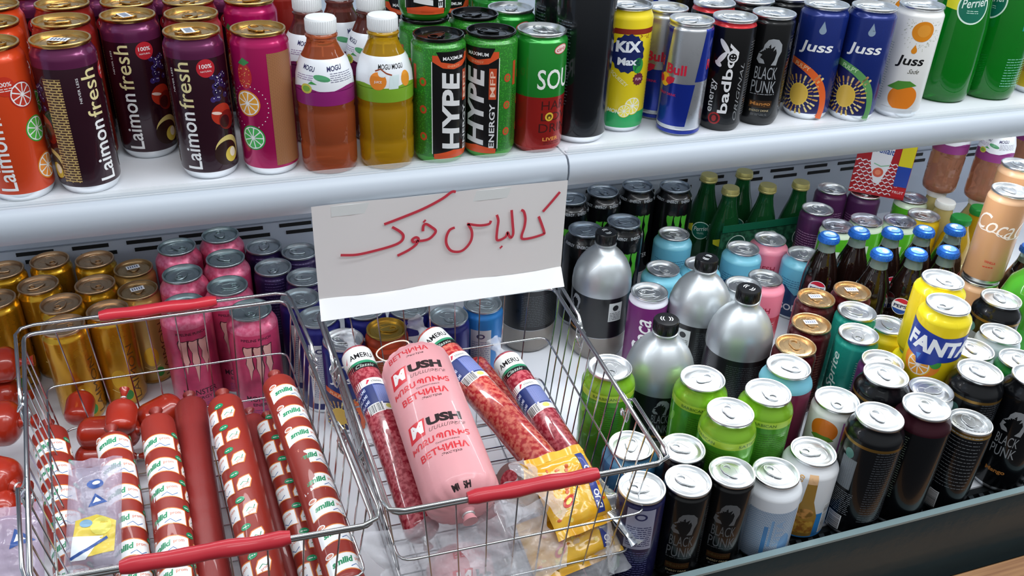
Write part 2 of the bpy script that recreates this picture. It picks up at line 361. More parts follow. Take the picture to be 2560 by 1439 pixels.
# --- plum coloured fruit drink
def vscale(a, k):
    a.it = [([(x, y*k) for x, y in vs], ts, m, L) for vs, ts, m, L in a.it]; return a
def logo(a, u, c1, c2, L=2, v=0):
    a.text('Laimon', u, 43+v, 15.5, c1, L, 90, .012, 0, 60); a.text('fresh', u+.6, 99.5+v, 15.5, c2, L, 90, .006, 0, 46)
def plum():
    a = Art(); tan = ink('#cdb27a'); cream = ink('#e5d9a0'); wh = WHITE
    a.band(125, 133.5, M('#6d2a55', .25, .5, .3), CS, 0)
    for s in (0, 90):
        logo(a, -20+s, wh, cream)
        a.ell(4+s, 116, 9, 9, ink('#b92430'), 2); a.text('100%', 4+s, 118, 4, wh, 3, 0, .01, 0, 12); a.text('NATURAL', 4+s, 113, 1.6, wh, 3, 0, 0, 0, 11)
        a.text('NEVER LESS', -31+s, 104, 2.2, wh, 3, 90, 0, 0, 24)
        random.seed(3)
        for i in range(22):
            x = 15+random.uniform(-9, 9)+s; y = 96+random.uniform(-12, 12); a.ell(x, y, 3, 3, ink(random.choice(('#2c1f52', '#3a2b6b', '#241640'))), 1, 12); a.ell(x+.8, y+1, .5, .6, wh, 2, 8)
        a.ell(15+s, 68, 12, 11, ink('#b3301c'), 1); a.ell(20+s, 61, 10, 10, ink('#7c1a12'), 2); a.ell(9+s, 70, 5.5, 1.6, ink('#e9cfc4'), 3, rot=-.25); a.ell(17+s, 60, 6, 6.5, ink('#3a0f12'), 3)
        a.ell(17+s, 30, 15, 15, ink('#d9c67a'), 1); a.ell(15+s, 27, 14, 13, ink('#2c1611'), 2); a.ell(20+s, 24, 7.5, 8, ink('#d6c04e'), 3); a.ell(22+s, 26, 4, 5, ink('#efe7cf'), 4)
    a.rect(-62, 14, -45, 116, M('#c0a468', .4, 0, .2, kind='print', hex2='#3a1a1c', sc=62.), 3)
    return a
kind('plum', 'sleek', M('#30101f', .24, .3, .4), plum(), ALUG, neckmat=M('#6d2a55', .22, .55, .4))
KIND['plumst'] = dict(KIND['plum']); KIND['plumst']['lid'] = lid_mesh(.0268, ALUG, True)
def rose():
    a = Art(); a.rect(4, 12, 34, 128, M('#a9764e', .45, 0, .1, kind='print', hex2='#7a4a30', sc=190.), 1)
    a.ell(-20, 106, 8, 13, ink('#c02a2e'), 1); a.poly([(-26, 118), (-20, 124), (-13, 120), (-19, 116)], ink('#3f8a4c'), 2)
    random.seed(5)
    for i in range(26): a.ell(-20+random.uniform(-6, 6), 105+random.uniform(-9, 9), .45, .6, ink('#f0c05a'), 2, 6)
    for i in range(28):
        t = 2*math.pi*i/28; a.ell(-19+20*math.cos(t), 74+22*math.sin(t), .6, .6, WHITE, 1, 6)
    a.slice_(-20, 78, 13.5, ink('#e08a2a'), ink('#eaa53c')); a.slice_(-18, 42, 13, ink('#2f9a46'), ink('#4bb85c'))
    a.slice_(-62, 40, 13, ink('#2f9a46'), ink('#4bb85c')); a.text('Laimon', -48, 60, 15, WHITE, 2, 90, .01, 0, 70)
    return a
kind('rose', 'sleek', M('#b3135c', .22, .4, .4), rose(), ALUG)
def tang():
    a = Art(); logo(a, -17, WHITE, WHITE); a.ell(1, 113, 9, 9, ink('#c5321e'), 2); a.text('100%', 1, 115, 4, WHITE, 3, 0, .01, 0, 12); a.dashes(-6, 108, 8, 112, 2, WHITE, 3, .7)
    a.slice_(15, 103, 12.5, ink('#b52a22'), ink('#c23a2a')); a.slice_(22, 68, 12.5, ink('#3aa43a'), ink('#55bd4a')); a.slice_(25, 30, 13, ink('#e0812a'), ink('#ec9440'))
    return a
kind('tang', 'sleek', M('#d8461c', .3, .2, .3), tang(), ALUG)
kind('redback', 'sleek', M('#8c2018', .3, .3, .3), None, ALUG)
# --- lime and black energy can
def hype():
    a = Art(); C = CS; g2 = ink('#7fd64a'); OR = ink('#d8532a'); EM = ink('#c24a28'); G = ink('#dfe1e3')
    a.rect(-23, 10, 23, 129, BLACK, 1)
    for s in (0, 90):
        a.poly([(-23+s, 122), (-23+s, 129), (23+s, 129), (23+s, 122), (12+s, 115), (0+s, 113), (-12+s, 115)], OR, 2)
        a.poly([(-19+s, 133), (19+s, 133), (14+s, 122), (0+s, 119), (-14+s, 122)], BLACK, 3)
        a.text('MAXIMUM', s, 125.5, 4, WHITE, 4, 0, .015, 0, 24); a.text('ENERGY', s, 116.6, 2.6, ink('#f0b48c'), 4, 0, 0, 0, 14)
        a.poly([(-22+s, 8), (22+s, 8), (22+s, 14), (0+s, 18), (-22+s, 14)], OR, 2)
        a.text('HYPE', -2.5+s, 64, 21, G, 3, 90, .03, .12, 92)
        a.rect(13+s, 74, 21+s, 110, EM, 3); a.text('MFP', 17+s, 92, 5.5, ink('#f3c9b2'), 4, 90, .01, 0, 30); a.text('ENERGY', 17+s, 42, 6, G, 3, 90, .02, 0, 54)
        for v in (34, 66, 98):
            a.ell(34+s, v, 4.4, 5, EM, 2, 14); a.ell(34+s, v, 2.2, 2.6, ink('#3b9a2e'), 3, 10); a.ell(34+s, v, 1.2, 1.4, EM, 4, 8)
            a.ell(-34+s, v, 4.4, 5, EM, 2, 14); a.ell(-34+s, v, 2.2, 2.6, ink('#3b9a2e'), 3, 10)
        a.rect(-24+s, 14, -23.2+s, 122, WHITE, 3); a.rect(23.2+s, 14, 24+s, 122, WHITE, 3)
        a.rect(-48+s, 88, -43+s, 116, EM, 2); a.dashes(-48+s, 20, -42+s, 84, 30, BLACK, 2)
    a.it = [i for i in a.it]
    return a
kind('hype', 'hyp', M('#3ea32e', .3, .2, .3, kind='speck', hex2='#2a7a26', sc=500.), vscale(hype(), .93), ALUB, bottom=M('#3ea32e', .3, .2, .3))
def so():
    a = Art(); C = 2*math.pi*28.5; a.band(7, 66, M('#a5221e', .24, .4, .4), C, 0)
    a.ell(16, 118, 9, 5, ink('#d03a44'), 2, rot=.2); a.ell(16, 118, 8.2, 4.3, ink('#f0d5d0'), 3, rot=.2); a.text('ciro', 16, 118, 4, ink('#c22833'), 4, 10, .01, 0, 12)
    a.text('SOUR', 19, 86, 22, ink('#eef2ee'), 2, 0, .01, 0, 58)
    D = ink('#3c1310'); a.text('HARD', 17, 57, 10, D, 2, 0, -.005, 0, 42); a.text('LOVE', 19, 44, 9, D, 2, 0, -.005, 0, 46); a.ell(5.5, 44, 5, 5, ink('#d9b53c'), 3); a.ell(5.5, 44, 3, 3, ink('#5a3a12'), 4); a.ell(5.5, 43, 1.4, 1.4, ink('#d9b53c'), 5)
    a.text('DRINK', 19, 31, 10, D, 2, 0, -.005, 0, 50); a.text('LIVER', 9, 18, 4, ink('#e9a24a'), 2, 0, .015, 0, 20); a.dashes(0, 11, 22, 15, 2, D, 2)
    return a
kind('so', 'so', M('#1f8c2e', .24, .4, .4), so(), ALU, bottom=M('#a5221e', .24, .4, .4))
def dark(n=14, u=-30, w=26, col='#5b6670', bc=True):
    a = Art(); a.dashes(u, 45, u+w, 140, n, ink(col), 1, .9)
    if bc: a.bars(u+2, 14, u+18, 34, 2, True)
    return a
kind('tallblack', 'tallx', M('#14171c', .2, .3, .4), dark(26, -45, 24), ALU)
def kix():
    a = Art(); NV = ink('#16245e'); a.band(7, 26, ink('#27a35c'), CS, 0); a.band(118, 124, ink('#8c2c1c'), CS, 1)
    random.seed(2); pts = []
    for i in range(30):
        t = 2*math.pi*i/30; k = 1+.1*(i % 2); pts.append((-2+19*k*math.cos(t), 96+21*k*math.sin(t)))
    a.poly(pts, NV, 2); a.text('KiX', -2, 104, 13, ink('#eef3fb'), 3, 0, .05, 0, 30); a.text('Max', -2, 87, 9, ink('#eef3fb'), 3, 0, .04, 0, 23)
    a.ell(12, 82, 7, 9, ink('#2f9a48'), 2); a.text('SQUEEZY', -10, 66, 5, ink('#f3eeb0'), 2, -38, .02, 0, 26)
    pts = []
    for i in range(24):
        t = 2*math.pi*i/24; k = 1+.22*(i % 2); pts.append((14+6.5*k*math.cos(t), 66+6.5*k*math.sin(t)))
    a.poly(pts, ink('#6a2a3e'), 2); a.text('FUN', 14, 66, 3.2, ink('#e3b7c6'), 3, 0, .02)
    a.slice_(10, 34, 11, ink('#e8d23c'), ink('#f3e35c')); a.slice_(0, 28, 8, ink('#e8d23c'), ink('#f3e35c'), 4); a.text('LEMON', -16, 28, 5, ink('#e9f7df'), 5, -8, .02, 0, 20)
    for i in range(40): a.ell(random.uniform(-26, 26), random.uniform(112, 117), .8, .8, ink('#a8741e'), 1, 6)
    a.dashes(32, 30, 52, 110, 22, ink('#7c3a10'), 1, .8); a.rect(-50, 40, -30, 70, ink('#2f9a48'), 1)
    return a
kind('kix', 'sleek', ink('#e6cf1e'), kix(), ALU)
def rbull():
    a = Art(); B = M('#16309c', .25, .5, .4); R_ = ink('#c81f3c'); C = CL
    for s in (-83.2, 0, 83.2):
        for q in (([(-31, 13), (11, 13), (17, 64), (-25, 64)]), ([(-67, 67), (-25, 67), (-18, 127), (-60, 127)])):
            q = [(min(83.2, max(-83.2, u+s)), v) for u, v in q]
            if max(p[0] for p in q)-min(p[0] for p in q) > 3 and len(set(q)) == 4: a.poly(q, B, 1)
        if s == 83.2: continue
        a.text('Red', -40+s if s >= 0 else -40+s+83.2*2, 86, 12, R_, 3, 0, .03, 0, 24); a.text('Bull', -8+s, 80, 12, R_, 3, 0, .03, 0, 25)
        a.ell(-22+s, 66, 8, 8, ink('#e9b02c'), 3)
        for d in (-1, 1): a.poly([(-22+s+d*1.5, 64), (-22+s+d*7, 61), (-22+s+d*13, 65), (-22+s+d*14, 70), (-22+s+d*8, 71), (-22+s+d*3, 69)], R_, 4)
        a.text('ENERGY DRINK', -18+s, 50, 3, R_, 3, 0, .01, 0, 28)
    a.band(3.5, 7.5, B, C, 2)
    return a
kind('rbull', 'slim', M('#c9ccd2', .28, .85, .2), rbull(), ALU)
def badboy():
    a = Art(); W = ink('#e8e8ea'); a.text('badboy', 2, 66, 15, W, 2, 90, .02, 0, 84); a.text('energy', -14, 44, 8, W, 2, 90, .0, 0, 40)
    # rabbit head and ears by the o
    a.ell(3, 92, 6.5, 6.5, W, 3, 20); a.ell(3, 92, 4.6, 4.6, BLACK, 4, 20); a.ell(1.5, 93.5, .8, .8, W, 5, 8); a.ell(4.7, 93.5, .8, .8, W, 5, 8)
    a.mark([[(.6, 90.6), (2, 89.4), (3.6, 89.3), (5.4, 90.4)]], .8, W, 5)
    a.ell(-8, 104, 10, 3, W, 3, rot=-.9); a.ell(-10, 90, 9.5, 3, W, 3, rot=.95); a.ell(-13, 83, 5, 2.6, W, 3, rot=-.6)
    a.ell(-8, 17, 7.5, 7.5, ink('#9a1c1e'), 2); a.ell(-8, 17, 5.5, 5.5, ink('#2a0608'), 3); a.ell(-8, 17, 3, 4, ink('#9a1c1e'), 4, 8)
    a.text('ORIGINAL', 17, 50, 5, ink('#8b8d90'), 2, 90, 0, .3, 70); a.dashes(26, 20, 40, 110, 28, ink('#77797c'), 1, .7)
    return a
kind('badboy', 'slim', M('#0c0c0e', .25, .2, .3), badboy(), ALU, bottom=BLACK, neckmat=M('#c8242c', .25, .3, .4))
def palm(a, u, v, s, G):
    T = [(-.62, .1), (-.55, .55), (-.3, .9), (.05, 1), (.5, .95), (.85, .6), (.9, .1), (.7, -.35), (.62, -.9), (.2, -.9), (.42, -.5), (.5, 0), (.38, .3), (.2, .12), (.3, .5), (0, .3), (-.06, .62), (-.3, .28), (-.32, .5)]
    a.poly([(u+x*s, v+y*s*1.1) for x, y in T], G, 2)
    a.poly([(u+x*s, v+y*s) for x, y in [(-.9, -.1), (-.6, -.2), (-.75, -.45), (-.45, -.6), (-.3, -.9), (-.75, -.9), (-1, -.6)]], G, 2)
    for i in range(5): a.poly([(u-.45*s, v+.35*s), (u-(.9-.12*i)*s, v+(.15*i-.05)*s), (u-(.7-.15*i)*s, v+(.1*i)*s)], G, 2)
def bram(bot='#b87a3c', G='#9a9ea3'):
    a = Art(); G = ink(G); palm(a, 1, 92, 15, G)
    a.text('BLACK', 0, 67, 15, G, 2, 0, .0, 0, 27); a.text('PUNK', 0, 50, 15, G, 2, 0, .0, 0, 30); a.dashes(-15, 40, 15, 42, 1, G, 2, .8)
    a.rect(-14, 24, 14, 33, ink('#3a2412'), 2); a.text('Mango', 0, 28.5, 6, ink(bot), 3, 0, .02, 0, 25); a.text('ENERGY DRINK', 0, 20.5, 2.6, ink('#c9b894'), 3, 0, 0, 0, 24); a.dashes(-10, 14, 10, 17, 2, ink('#77797c'), 2, .5)
    a.dashes(27, 20, 50, 112, 24, ink('#4d5054'), 1, .8)
    return a
kind('bram', 'slim', M('#0d0e10', .24, .2, .35), bram(), ALU, bottom=BLACK)
kind('bramdk', 'slim', M('#0d0e10', .24, .2, .35), bram('#4a3a20', '#5d6064'), ALU, bottom=BLACK)
def juss(arc, txt, wcol):
    a = Art(); A_ = ink(arc); a.text('Juss', -2, 96, 17, WHITE, 2, 0, .02, .15, 42)
    a.ell(2, 119, 4.2, 4.5, ink('#8fa3b8'), 2); a.poly([(-1.6, 121), (5.6, 121), (2, 131)], ink('#8fa3b8'), 2)
    # arch
    out = [(-34+60*math.sin(t), 18+62*math.cos(t)*1.0) for t in [math.radians(x) for x in range(0, 106, 7)]]
    inn = [(-34+51*math.sin(t), 18+53*math.cos(t)*1.0) for t in [math.radians(x) for x in range(105, -1, -7)]]
    a.poly(out+inn, A_, 2); a.text('PULPY', -14, 71, 5.4, ink(wcol), 3, -14, .01, 0, 22)
    fill = [(-34, 10)]+[(-34+50*math.sin(t), 18+52*math.cos(t)) for t in [math.radians(x) for x in range(0, 99, 7)]]
    a.poly(fill, ink('#1e1f56'), 1)
    random.seed(4)
    for ring, (r0, r1) in enumerate(((13, 18), (19, 26), (27, 36), (37, 44))):
        n = 20+ring*4
        for i in range(n):
            t = 2*math.pi*(i+random.uniform(0, .3))/n; c = ink(random.choice(('#d9b85c', '#c99a4c', '#e3cf8a', '#b98a5c')))
            for q in (1,):
                p0 = (-12+r0*math.cos(t), 34+r0*math.sin(t)); w = (r1-r0)*.26
                if p0[1] < 9 or p0[1]+0 > 66 or -12+r1*math.cos(t) > 17 or 34+r1*math.sin(t) > 64: continue
                if 34+r1*math.sin(t) < 8: continue
                dx, dy = math.cos(t), math.sin(t); a.poly([(p0[0]-dy*w/2, p0[1]+dx*w/2), (p0[0]+dy*w/2, p0[1]-dx*w/2), (p0[0]+dx*(r1-r0)+dy*w*.7, p0[1]+dy*(r1-r0)-dx*w*.7), (p0[0]+dx*(r1-r0)*1.1, p0[1]+dy*(r1-r0)*1.1), (p0[0]+dx*(r1-r0)-dy*w*.7, p0[1]+dy*(r1-r0)+dx*w*.7)], c, 2)
    a.ell(-12, 34, 12.5, 15, ink('#e0bd48'), 3, 32); a.ell(-12, 34, 11, 13.4, ink('#d9b24a'), 4, 32)
    return a
kind('jusso', 'jus', M('#182c78', .26, .3, .35), vscale(juss('#e2632a', 'PULPY', '#f4cda0'), .95), ALU)
kind('jussg', 'jus', M('#182c78', .26, .3, .35), vscale(juss('#5f9a5a', 'PULPY', '#c9e6b4'), .95), ALU)
def jussw():
    a = Art(); OR = ink('#e08a1c'); random.seed(8)
    for i in range(110):
        t = random.uniform(0, 2*math.pi); r = random.uniform(13, 24); x, y = 8+r*math.cos(t), 118+r*math.sin(t)
        if y < 131: a.poly([(x, y), (x+1.8*math.cos(t)-.3*math.sin(t), y+1.8*math.sin(t)+.3*math.cos(t)), (x+1.8*math.cos(t)+.3*math.sin(t), y+1.8*math.sin(t)-.3*math.cos(t))], ink('#8f9a72'), 1)
    a.ell(8, 118, 13, 13, OR, 2, 36); a.ell(9, 119, 8, 8, ink('#e69a34'), 3, 24)
    a.ell(3, 93, 3.4, 3.8, OR, 2, 16); a.poly([(.2, 95), (6, 95), (3, 101)], OR, 2)
    a.text('Juss', 2, 78, 16, BLACK, 2, 0, .02, .15, 34); a.text('Sade', 9, 66, 6, ink('#4a4a3a'), 2, 0, 0, .5, 14)
    a.ell(4, 30, 18, 17, ink('#e07c1c'), 2, 36); a.poly([(-18, 42), (-6, 52), (8, 53), (18, 47), (6, 44), (-4, 40)], ink('#4c8a32'), 3); a.rect(-20, 8, 22, 15, ink('#d8dcdf'), 4)
    a.dashes(-46, 20, -24, 100, 24, ink('#7d8f9c'), 1, .7)
    return a
kind('jussw', 'jus', ink('#e4e4e2'), vscale(jussw(), .95), ALU)
# --- gold
def goldart(bc=False):
    a = Art(); D = ink('#5a3a10')
    for s in (0, 90):
        a.text('LAIMON', 21+s, 56, 10, D, 2, 90, -.01, 0, 88); a.ell(8+s, 22, 6, 8, ink('#2f8a34'), 1); a.ell(0+s, 50, 10, 16, M('#e0b034', .3, .6), 1); a.mark([[(-12+s, 34), (-2+s, 28), (10+s, 34)]], 1, ink('#f0d890'), 2)
    if bc: a.bars(-40, 80, -22, 112, 2, True)
    return a
GOLD = M('#c48e1e', .26, .75, .3)
kind('gold', 'sleek', GOLD, goldart(), M('#c4a684', .3, .9), bottom=GOLD, neckmat=M('#dba92c', .22, .8, .3))
kind('goldbc', 'sleek', GOLD, goldart(True), M('#c4a684', .3, .9), bottom=GOLD, neckmat=M('#dba92c', .22, .8, .3))
kind('tan', 'sleek', M('#c2a05c', .3, .6, .3), goldart(), M('#b59a72', .3, .9), sticker=True, bottom=GOLD)
def claw(a, u, v, s, c, edge):
    for k, (dx, ln) in enumerate(((-9, 34), (0, 44), (9, 36))):
        pts = [(-4, 0), (-3, 3), (0, 2), (4, 3), (3.4, -4), (3, -12), (3.8, -20), (2.2, -30*ln/44), (.2, -ln), (-.8, -28*ln/44), (-2.6, -20*ln/44), (-1.6, -10), (-3.4, -5)]
        a.poly([(u+(dx+x*1.25)*s, v+(y*1.03+.8)*s) for x, y in pts], edge, 1); a.poly([(u+(dx+x)*s, v+y*s) for x, y in pts], c, 2)
def pmon():
    a = Art(); claw(a, 0, 124, 1.45, ink('#d9a39c'), ink('#3a1520')); D = ink('#3a1a2a')
    a.text('MONSTER', 0, 44, 9, D, 2, 0, .01, 0, 46); a.text('ENERGY', 0, 34, 5, D, 2, 0, .01, 0, 30); a.text('PIPELINE PUNCH', 0, 139, 4, D, 2, 0, .01, 0, 40); a.dashes(-18, 14, 18, 26, 4, ink('#7a2a78'), 1, .9)
    return a
PK = M('#d04670', .3, .3, .3, kind='noise', hex2='#b93a62', sc=30.)
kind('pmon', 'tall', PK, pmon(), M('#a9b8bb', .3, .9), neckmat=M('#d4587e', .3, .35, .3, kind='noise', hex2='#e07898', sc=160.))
def bmon():
    a = Art(); claw(a, 0, 120, 1.45, ink('#4fae34'), BLACK); claw(a, 100, 120, 1.45, ink('#4fae34'), BLACK)
    for i in range(8): a.text('ENERGY', -90+i*26, 150, 4.2, ink('#aab2ba'), 2, 0, .01, 0, 20)
    a.text('MONSTER', 0, 44, 9, WHITE, 2, 0, .01, 0, 46); return a
kind('bmon', 'tall', M('#0b0d10', .25, .3, .3), bmon(), M('#9aa5b0', .3, .9))
def blu(p='#23267a', q='#c8cad0'):
    a = Art(); a.rect(-22, 20, 8, 118, ink(q), 1); a.dashes(-20, 30, 6, 100, 20, ink('#4a4f86'), 2, .8); a.ell(-7, 108, 6, 4, ink('#2a2d5a'), 3); a.ell(-7, 108, 3.6, 2.2, ink(q), 4); return a
kind('purple', 'sleek', M('#2c1f4c', .3, .3, .3), dark(20, -20, 30, '#6a5a8c', False), M('#aab4ba', .3, .85))
kind('bluepanel', 'sleek', M('#22246e', .3, .3, .3), blu(), M('#aab4ba', .3, .85))
kind('bluestripe', 'sleek', M('#2a73b8', .3, .3, .3), blu('#2a73b8', '#b8bcc4'), M('#aab4ba', .3, .85))
def redg():
    a = Art(); a.dashes(-30, 15, 30, 118, 26, ink('#8a7a50'), 1, 1.2); a.band(124, 131, ink('#d0481c'), CS, 1); return a
kind('redgold', 'sleek', ink('#9c3a1e'), redg(), M('#b79a4a', .3, .9))
def cyan():
    a = Art(); a.band(8, 42, ink('#1c3c6c'), CT, 0); a.poly([(-40, 42), (-20, 66), (0, 50), (20, 62), (40, 42)], ink('#1c3c6c'), 1); a.dashes(-30, 62, 30, 78, 4, ink('#2a6a96'), 1, 1.2); a.text('SODA', 0, 26, 12, WHITE, 2, 0, .02); return a
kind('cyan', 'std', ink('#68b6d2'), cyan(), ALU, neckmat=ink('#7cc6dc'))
def pinks():
    a = Art(); a.band(8, 58, ink('#c8384c'), CT, 0); a.text('FRESH', 0, 72, 10, ink('#b02a44'), 1, 0, .02); a.dashes(-30, 20, 30, 50, 6, WHITE, 1, 1.); return a
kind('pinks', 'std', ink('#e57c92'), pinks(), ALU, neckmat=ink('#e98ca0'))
def cherry():
    a = Art(); a.text('Coca', -4, 84, 26, WHITE, 2, 90, .01, .3, 60); a.text('Cola', 26, 84, 26, WHITE, 2, 90, .01, .3, 60); return a
kind('cherry', 'sleek', ink('#6c2468'), cherry(), ALU, neckmat=ink('#d8d8e4'))
def dred():
    a = Art(); a.dashes(-30, 20, 30, 112, 20, ink('#8a5a4a'), 1, .9); a.text('CHERRY', 6, 60, 9, ink('#c98a6a'), 2, 90, 0, 0, 60); return a
kind('dred', 'sleek', M('#4e1218', .28, .35, .3), dred(), M('#d9b98c', .28, .9), sticker=True)
kind('dredb', 'sleek', M('#4e1218', .28, .35, .3), dred(), M('#d9b98c', .28, .9))
def teal():
    a = Art(); W = ink('#d6f0ea'); a.text('Sprite', -16, 92, 17, W, 2, 90, .01, .2, 60); a.ell(-4, 62, 5.5, 6, ink('#b9c83a'), 2); a.ell(-16, 52, 5, 6, W, 2); a.ell(-16, 52, 2.4, 3, ink('#35a08e'), 3)
    a.dashes(12, 70, 34, 118, 12, W, 1, .8); a.rect(14, 20, 30, 42, ink('#c9a8b4'), 1); a.dashes(15, 22, 29, 40, 6, ink('#5a4a66'), 2, .8)
    a.mark([[(-30, 40), (-14, 30), (4, 34), (20, 26)]], 1.2, ink('#7fd0be'), 1); return a
kind('teal', 'sleek', M('#1f9484', .28, .3, .35), teal(), ALU)
def fanta():
    a = Art(); NV = ink('#1e3a9c'); OR = ink('#ee8a2c'); a.ell(-4, 38, 25, 20, OR, 1, 30); a.slice_(-6, 34, 16, ink('#f4c23c'), ink('#f0a43c'), 2)
    a.ell(14, 42, 7, 7, ink('#3f9a3c'), 5, 16)
    a.poly([(-38, 92), (-35, 50), (-12, 44), (-9, 36), (10, 40), (16, 45), (60, 50), (62, 86), (14, 82)], NV, 6)
    a.poly([(-13, 50), (-6, 52), (-9, 42)], ink('#3f86d8'), 7); a.text('FANTA', 13, 66, 23, ink('#f2f4f8'), 8, -3, .05, .1, 88)
    a.bars(-66, 30, -52, 70, 2, True); return a
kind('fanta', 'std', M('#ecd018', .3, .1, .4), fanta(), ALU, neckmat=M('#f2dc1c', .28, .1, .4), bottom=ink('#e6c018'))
def coke():
    a = Art(); a.text('Coca', -2, 98, 27, ink('#f4e8de'), 2, -8, .0, .35, 58); a.text('Cola', 56, 90, 27, ink('#f4e8de'), 2, -8, .0, .35, 52); a.mark([[(-34, 90), (-20, 86), (0, 88), (20, 80), (40, 82)]], 1.5, ink('#f4e8de'), 2)
    a.text('VANILLA', 8, 40, 4, ink('#c8402c'), 2, -6, .03, 0, 16); a.dashes(0, 30, 14, 34, 1, ink('#c8402c'), 2, 1.6); return a
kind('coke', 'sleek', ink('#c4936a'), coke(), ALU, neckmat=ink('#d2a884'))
def blk(gold=True, bc=True):
    a = Art(); a.rect(-34, 74, -14, 118, M('#9aa3ab', .4, kind='print', hex2='#1a1d22', sc=160.), 1); a.dashes(-32, 36, -8, 70, 12, ink('#8a9098'), 1, .8); a.dashes(4, 30, 40, 140, 30, ink('#5a6068'), 1, .7)
    if gold: a.band(139, 143, M('#8a6a34', .3, .7), CT, 1)
    if bc: a.bars(-30, 12, -14, 32, 2, True)
    a.ell(-26, 124, 6, 7, ink('#4f7f78'), 2); return a
kind('blk', 'tall', M('#0f1115', .24, .3, .35), blk(), ALU)
kind('blks', 'slim', M('#0f1115', .24, .3, .35), dark(18, -22, 44, '#7d8288', False).bars(-22, 10, -6, 34, 2, True), ALU, neckmat=M('#8a6a34', .3, .7))
kind('blkp', 'tall', M('#0f1115', .24, .3, .35), dark(28, -24, 24, '#7a8a7a', False), ALU, neckmat=M('#3a1420', .3, .5))
def tallram():
    a = Art(); G = ink('#9a9ea3'); palm(a, 2, 112, 17, G); a.text('BLACK', 0, 84, 15, G, 2, 0, .0, 0, 27); a.text('PUNK', 0, 66, 15, G, 2, 0, .0, 0, 30); a.text('Mango', 0, 34, 8, ink('#b87a3c'), 2, 0, .03, 0, 24); a.rect(-60, 10, -34, 130, ink('#222a34'), 1); return a
kind('tallram', 'tall', M('#0f1115', .22, .3, .4), tallram(), ALU)
def ojc():
    a = Art(); a.ell(0, 116, 17, 16, ink('#d8741c'), 1, 30); a.poly([(-15, 104), (0, 96), (15, 104), (8, 108), (-8, 108)], ink('#5a8a2c'), 2); a.text('JUSS', 0, 78, 14, ink('#3a3c3a'), 2, 0, .02, .1, 34); a.rect(21, 12, 34, 132, ink('#b86ab4'), 1); a.dashes(23, 20, 33, 120, 26, ink('#7c3a86'), 2, .8); a.ell(-4, 40, 14, 16, ink('#d8741c'), 1); return a
kind('ojc', 'sleek', ink('#dadcda'), ojc(), ALU)
def mojito():
    a = Art(); Y = ink('#a3c838'); D = ink('#3c6a1c'); a.band(137, 146.5, Y, CT, 1); a.text('BARBICAN', -8, 141.5, 4, D, 2, 0, .01, 0, 30); a.text('SATISFY', 50, 141.5, 4, D, 2, 0, .01, 0, 30); a.text('LIGHT', -60, 141.5, 4, D, 2, 0, .01, 0, 30)
    random.seed(9)
    for i in range(16):
        x, y, t = random.uniform(-95, -20), random.uniform(30, 125), random.uniform(0, 3); a.ell(x, y, 9, 4, ink(random.choice(('#5aa82c', '#7cc63c', '#3f8a24'))), 1, 14, rot=t)
    for i in range(10):
        x, y, t = random.uniform(40, 95), random.uniform(30, 125), random.uniform(0, 3); a.ell(x, y, 9, 4, ink(random.choice(('#5aa82c', '#7cc63c', '#3f8a24'))), 1, 14, rot=t)
    a.dashes(-12, 20, 28, 130, 34, ink('#3c6a1c'), 1, .9); return a
kind('mojito', 'tall', M('#3f8c1e', .26, .3, .4, kind='noise', hex2='#5cab2c', sc=18.), mojito(), ALU, neckmat=M('#7fb32a', .25, .3, .4))
def wht():
    a = Art(); B = ink('#4f8ac4'); pb = M('#c2cedd', .4, .1, kind='printv', hex2='#6a8fb8', sc=110.)
    a.rect(-44, 8, 44, 82, pb, 1); a.rect(2, 18, 7, 60, B, 2); a.rect(9, 30, 12, 70, ink('#7ba6d2'), 2); a.rect(-36, 40, -24, 46, ink('#5a6878'), 2); a.rect(-36, 24, -24, 30, ink('#5a6878'), 2)
    a.text('VITA', 20, 50, 10, ink('#8fb0d4'), 2, 90, .02, 0, 40); a.ell(30, 30, 8, 18, ink('#6f9ccc'), 2); return a
kind('wht', 'std', ink('#d5dae2'), wht(), ALU, neckmat=ink('#dfe3e9'), bottom=ink('#b8c4d2'))
def beer():
    a = Art(); BR = ink('#a07a34'); B = ink('#2f7fc4'); a.band(6, 44, B, CT, 1); a.poly([(-14, 8), (14, 8), (15, 40), (11, 52), (7, 64), (5.5, 96), (4, 103), (-4, 103), (-5.5, 96), (-7, 64), (-11, 52), (-15, 40)], BR, 2)
    a.rect(-5.5, 91, 5.5, 103, ink('#e4b88a'), 3); a.rect(-13, 14, 13, 34, M('#8c5a24', .4, kind='noise', hex2='#b9903c', sc=140.), 3); a.ell(0, 45, 10, 8, M('#c28a4a', .4, kind='noise', hex2='#7c5a24', sc=140.), 3)
    a.text('0.0', -14, 96, 6, ink('#e0a858'), 2, 80, .02); a.bars(24, 12, 34, 56, 3, True); a.dashes(-40, 50, -20, 80, 6, ink('#8fa2b8'), 2, 1); return a
kind('beer', 'std', ink('#d6d9de'), beer(), ALU, neckmat=ink('#e2e4e8'), bottom=ink('#2f7fc4'))
def nutr():
    a = Art(); W = ink('#9a9cb4'); a.rect(-12, 66, 20, 124, W, 1); a.dashes(-10, 70, 18, 100, 10, ink('#2a2d5a'), 2, 1.1); a.ell(4, 114, 7, 5, ink('#2a2d5a'), 2); a.ell(4, 114, 4.6, 3, W, 3); a.dashes(-14, 20, 18, 62, 12, ink('#6a6a9c'), 1, .8)
    a.mark([[(-34, 10), (-22, 20), (-16, 34), (-17, 48)]], 7, ink('#3f9a3c'), 2); return a
kind('nutr', 'slim', M('#20204c', .28, .3, .3), nutr(), ALU)
def bluesil():
    a = Art(); a.band(60, 100, ink('#3f7fb0'), CT, 1); a.dashes(-30, 20, 30, 56, 8, ink('#1c3c6c'), 1, 1); return a
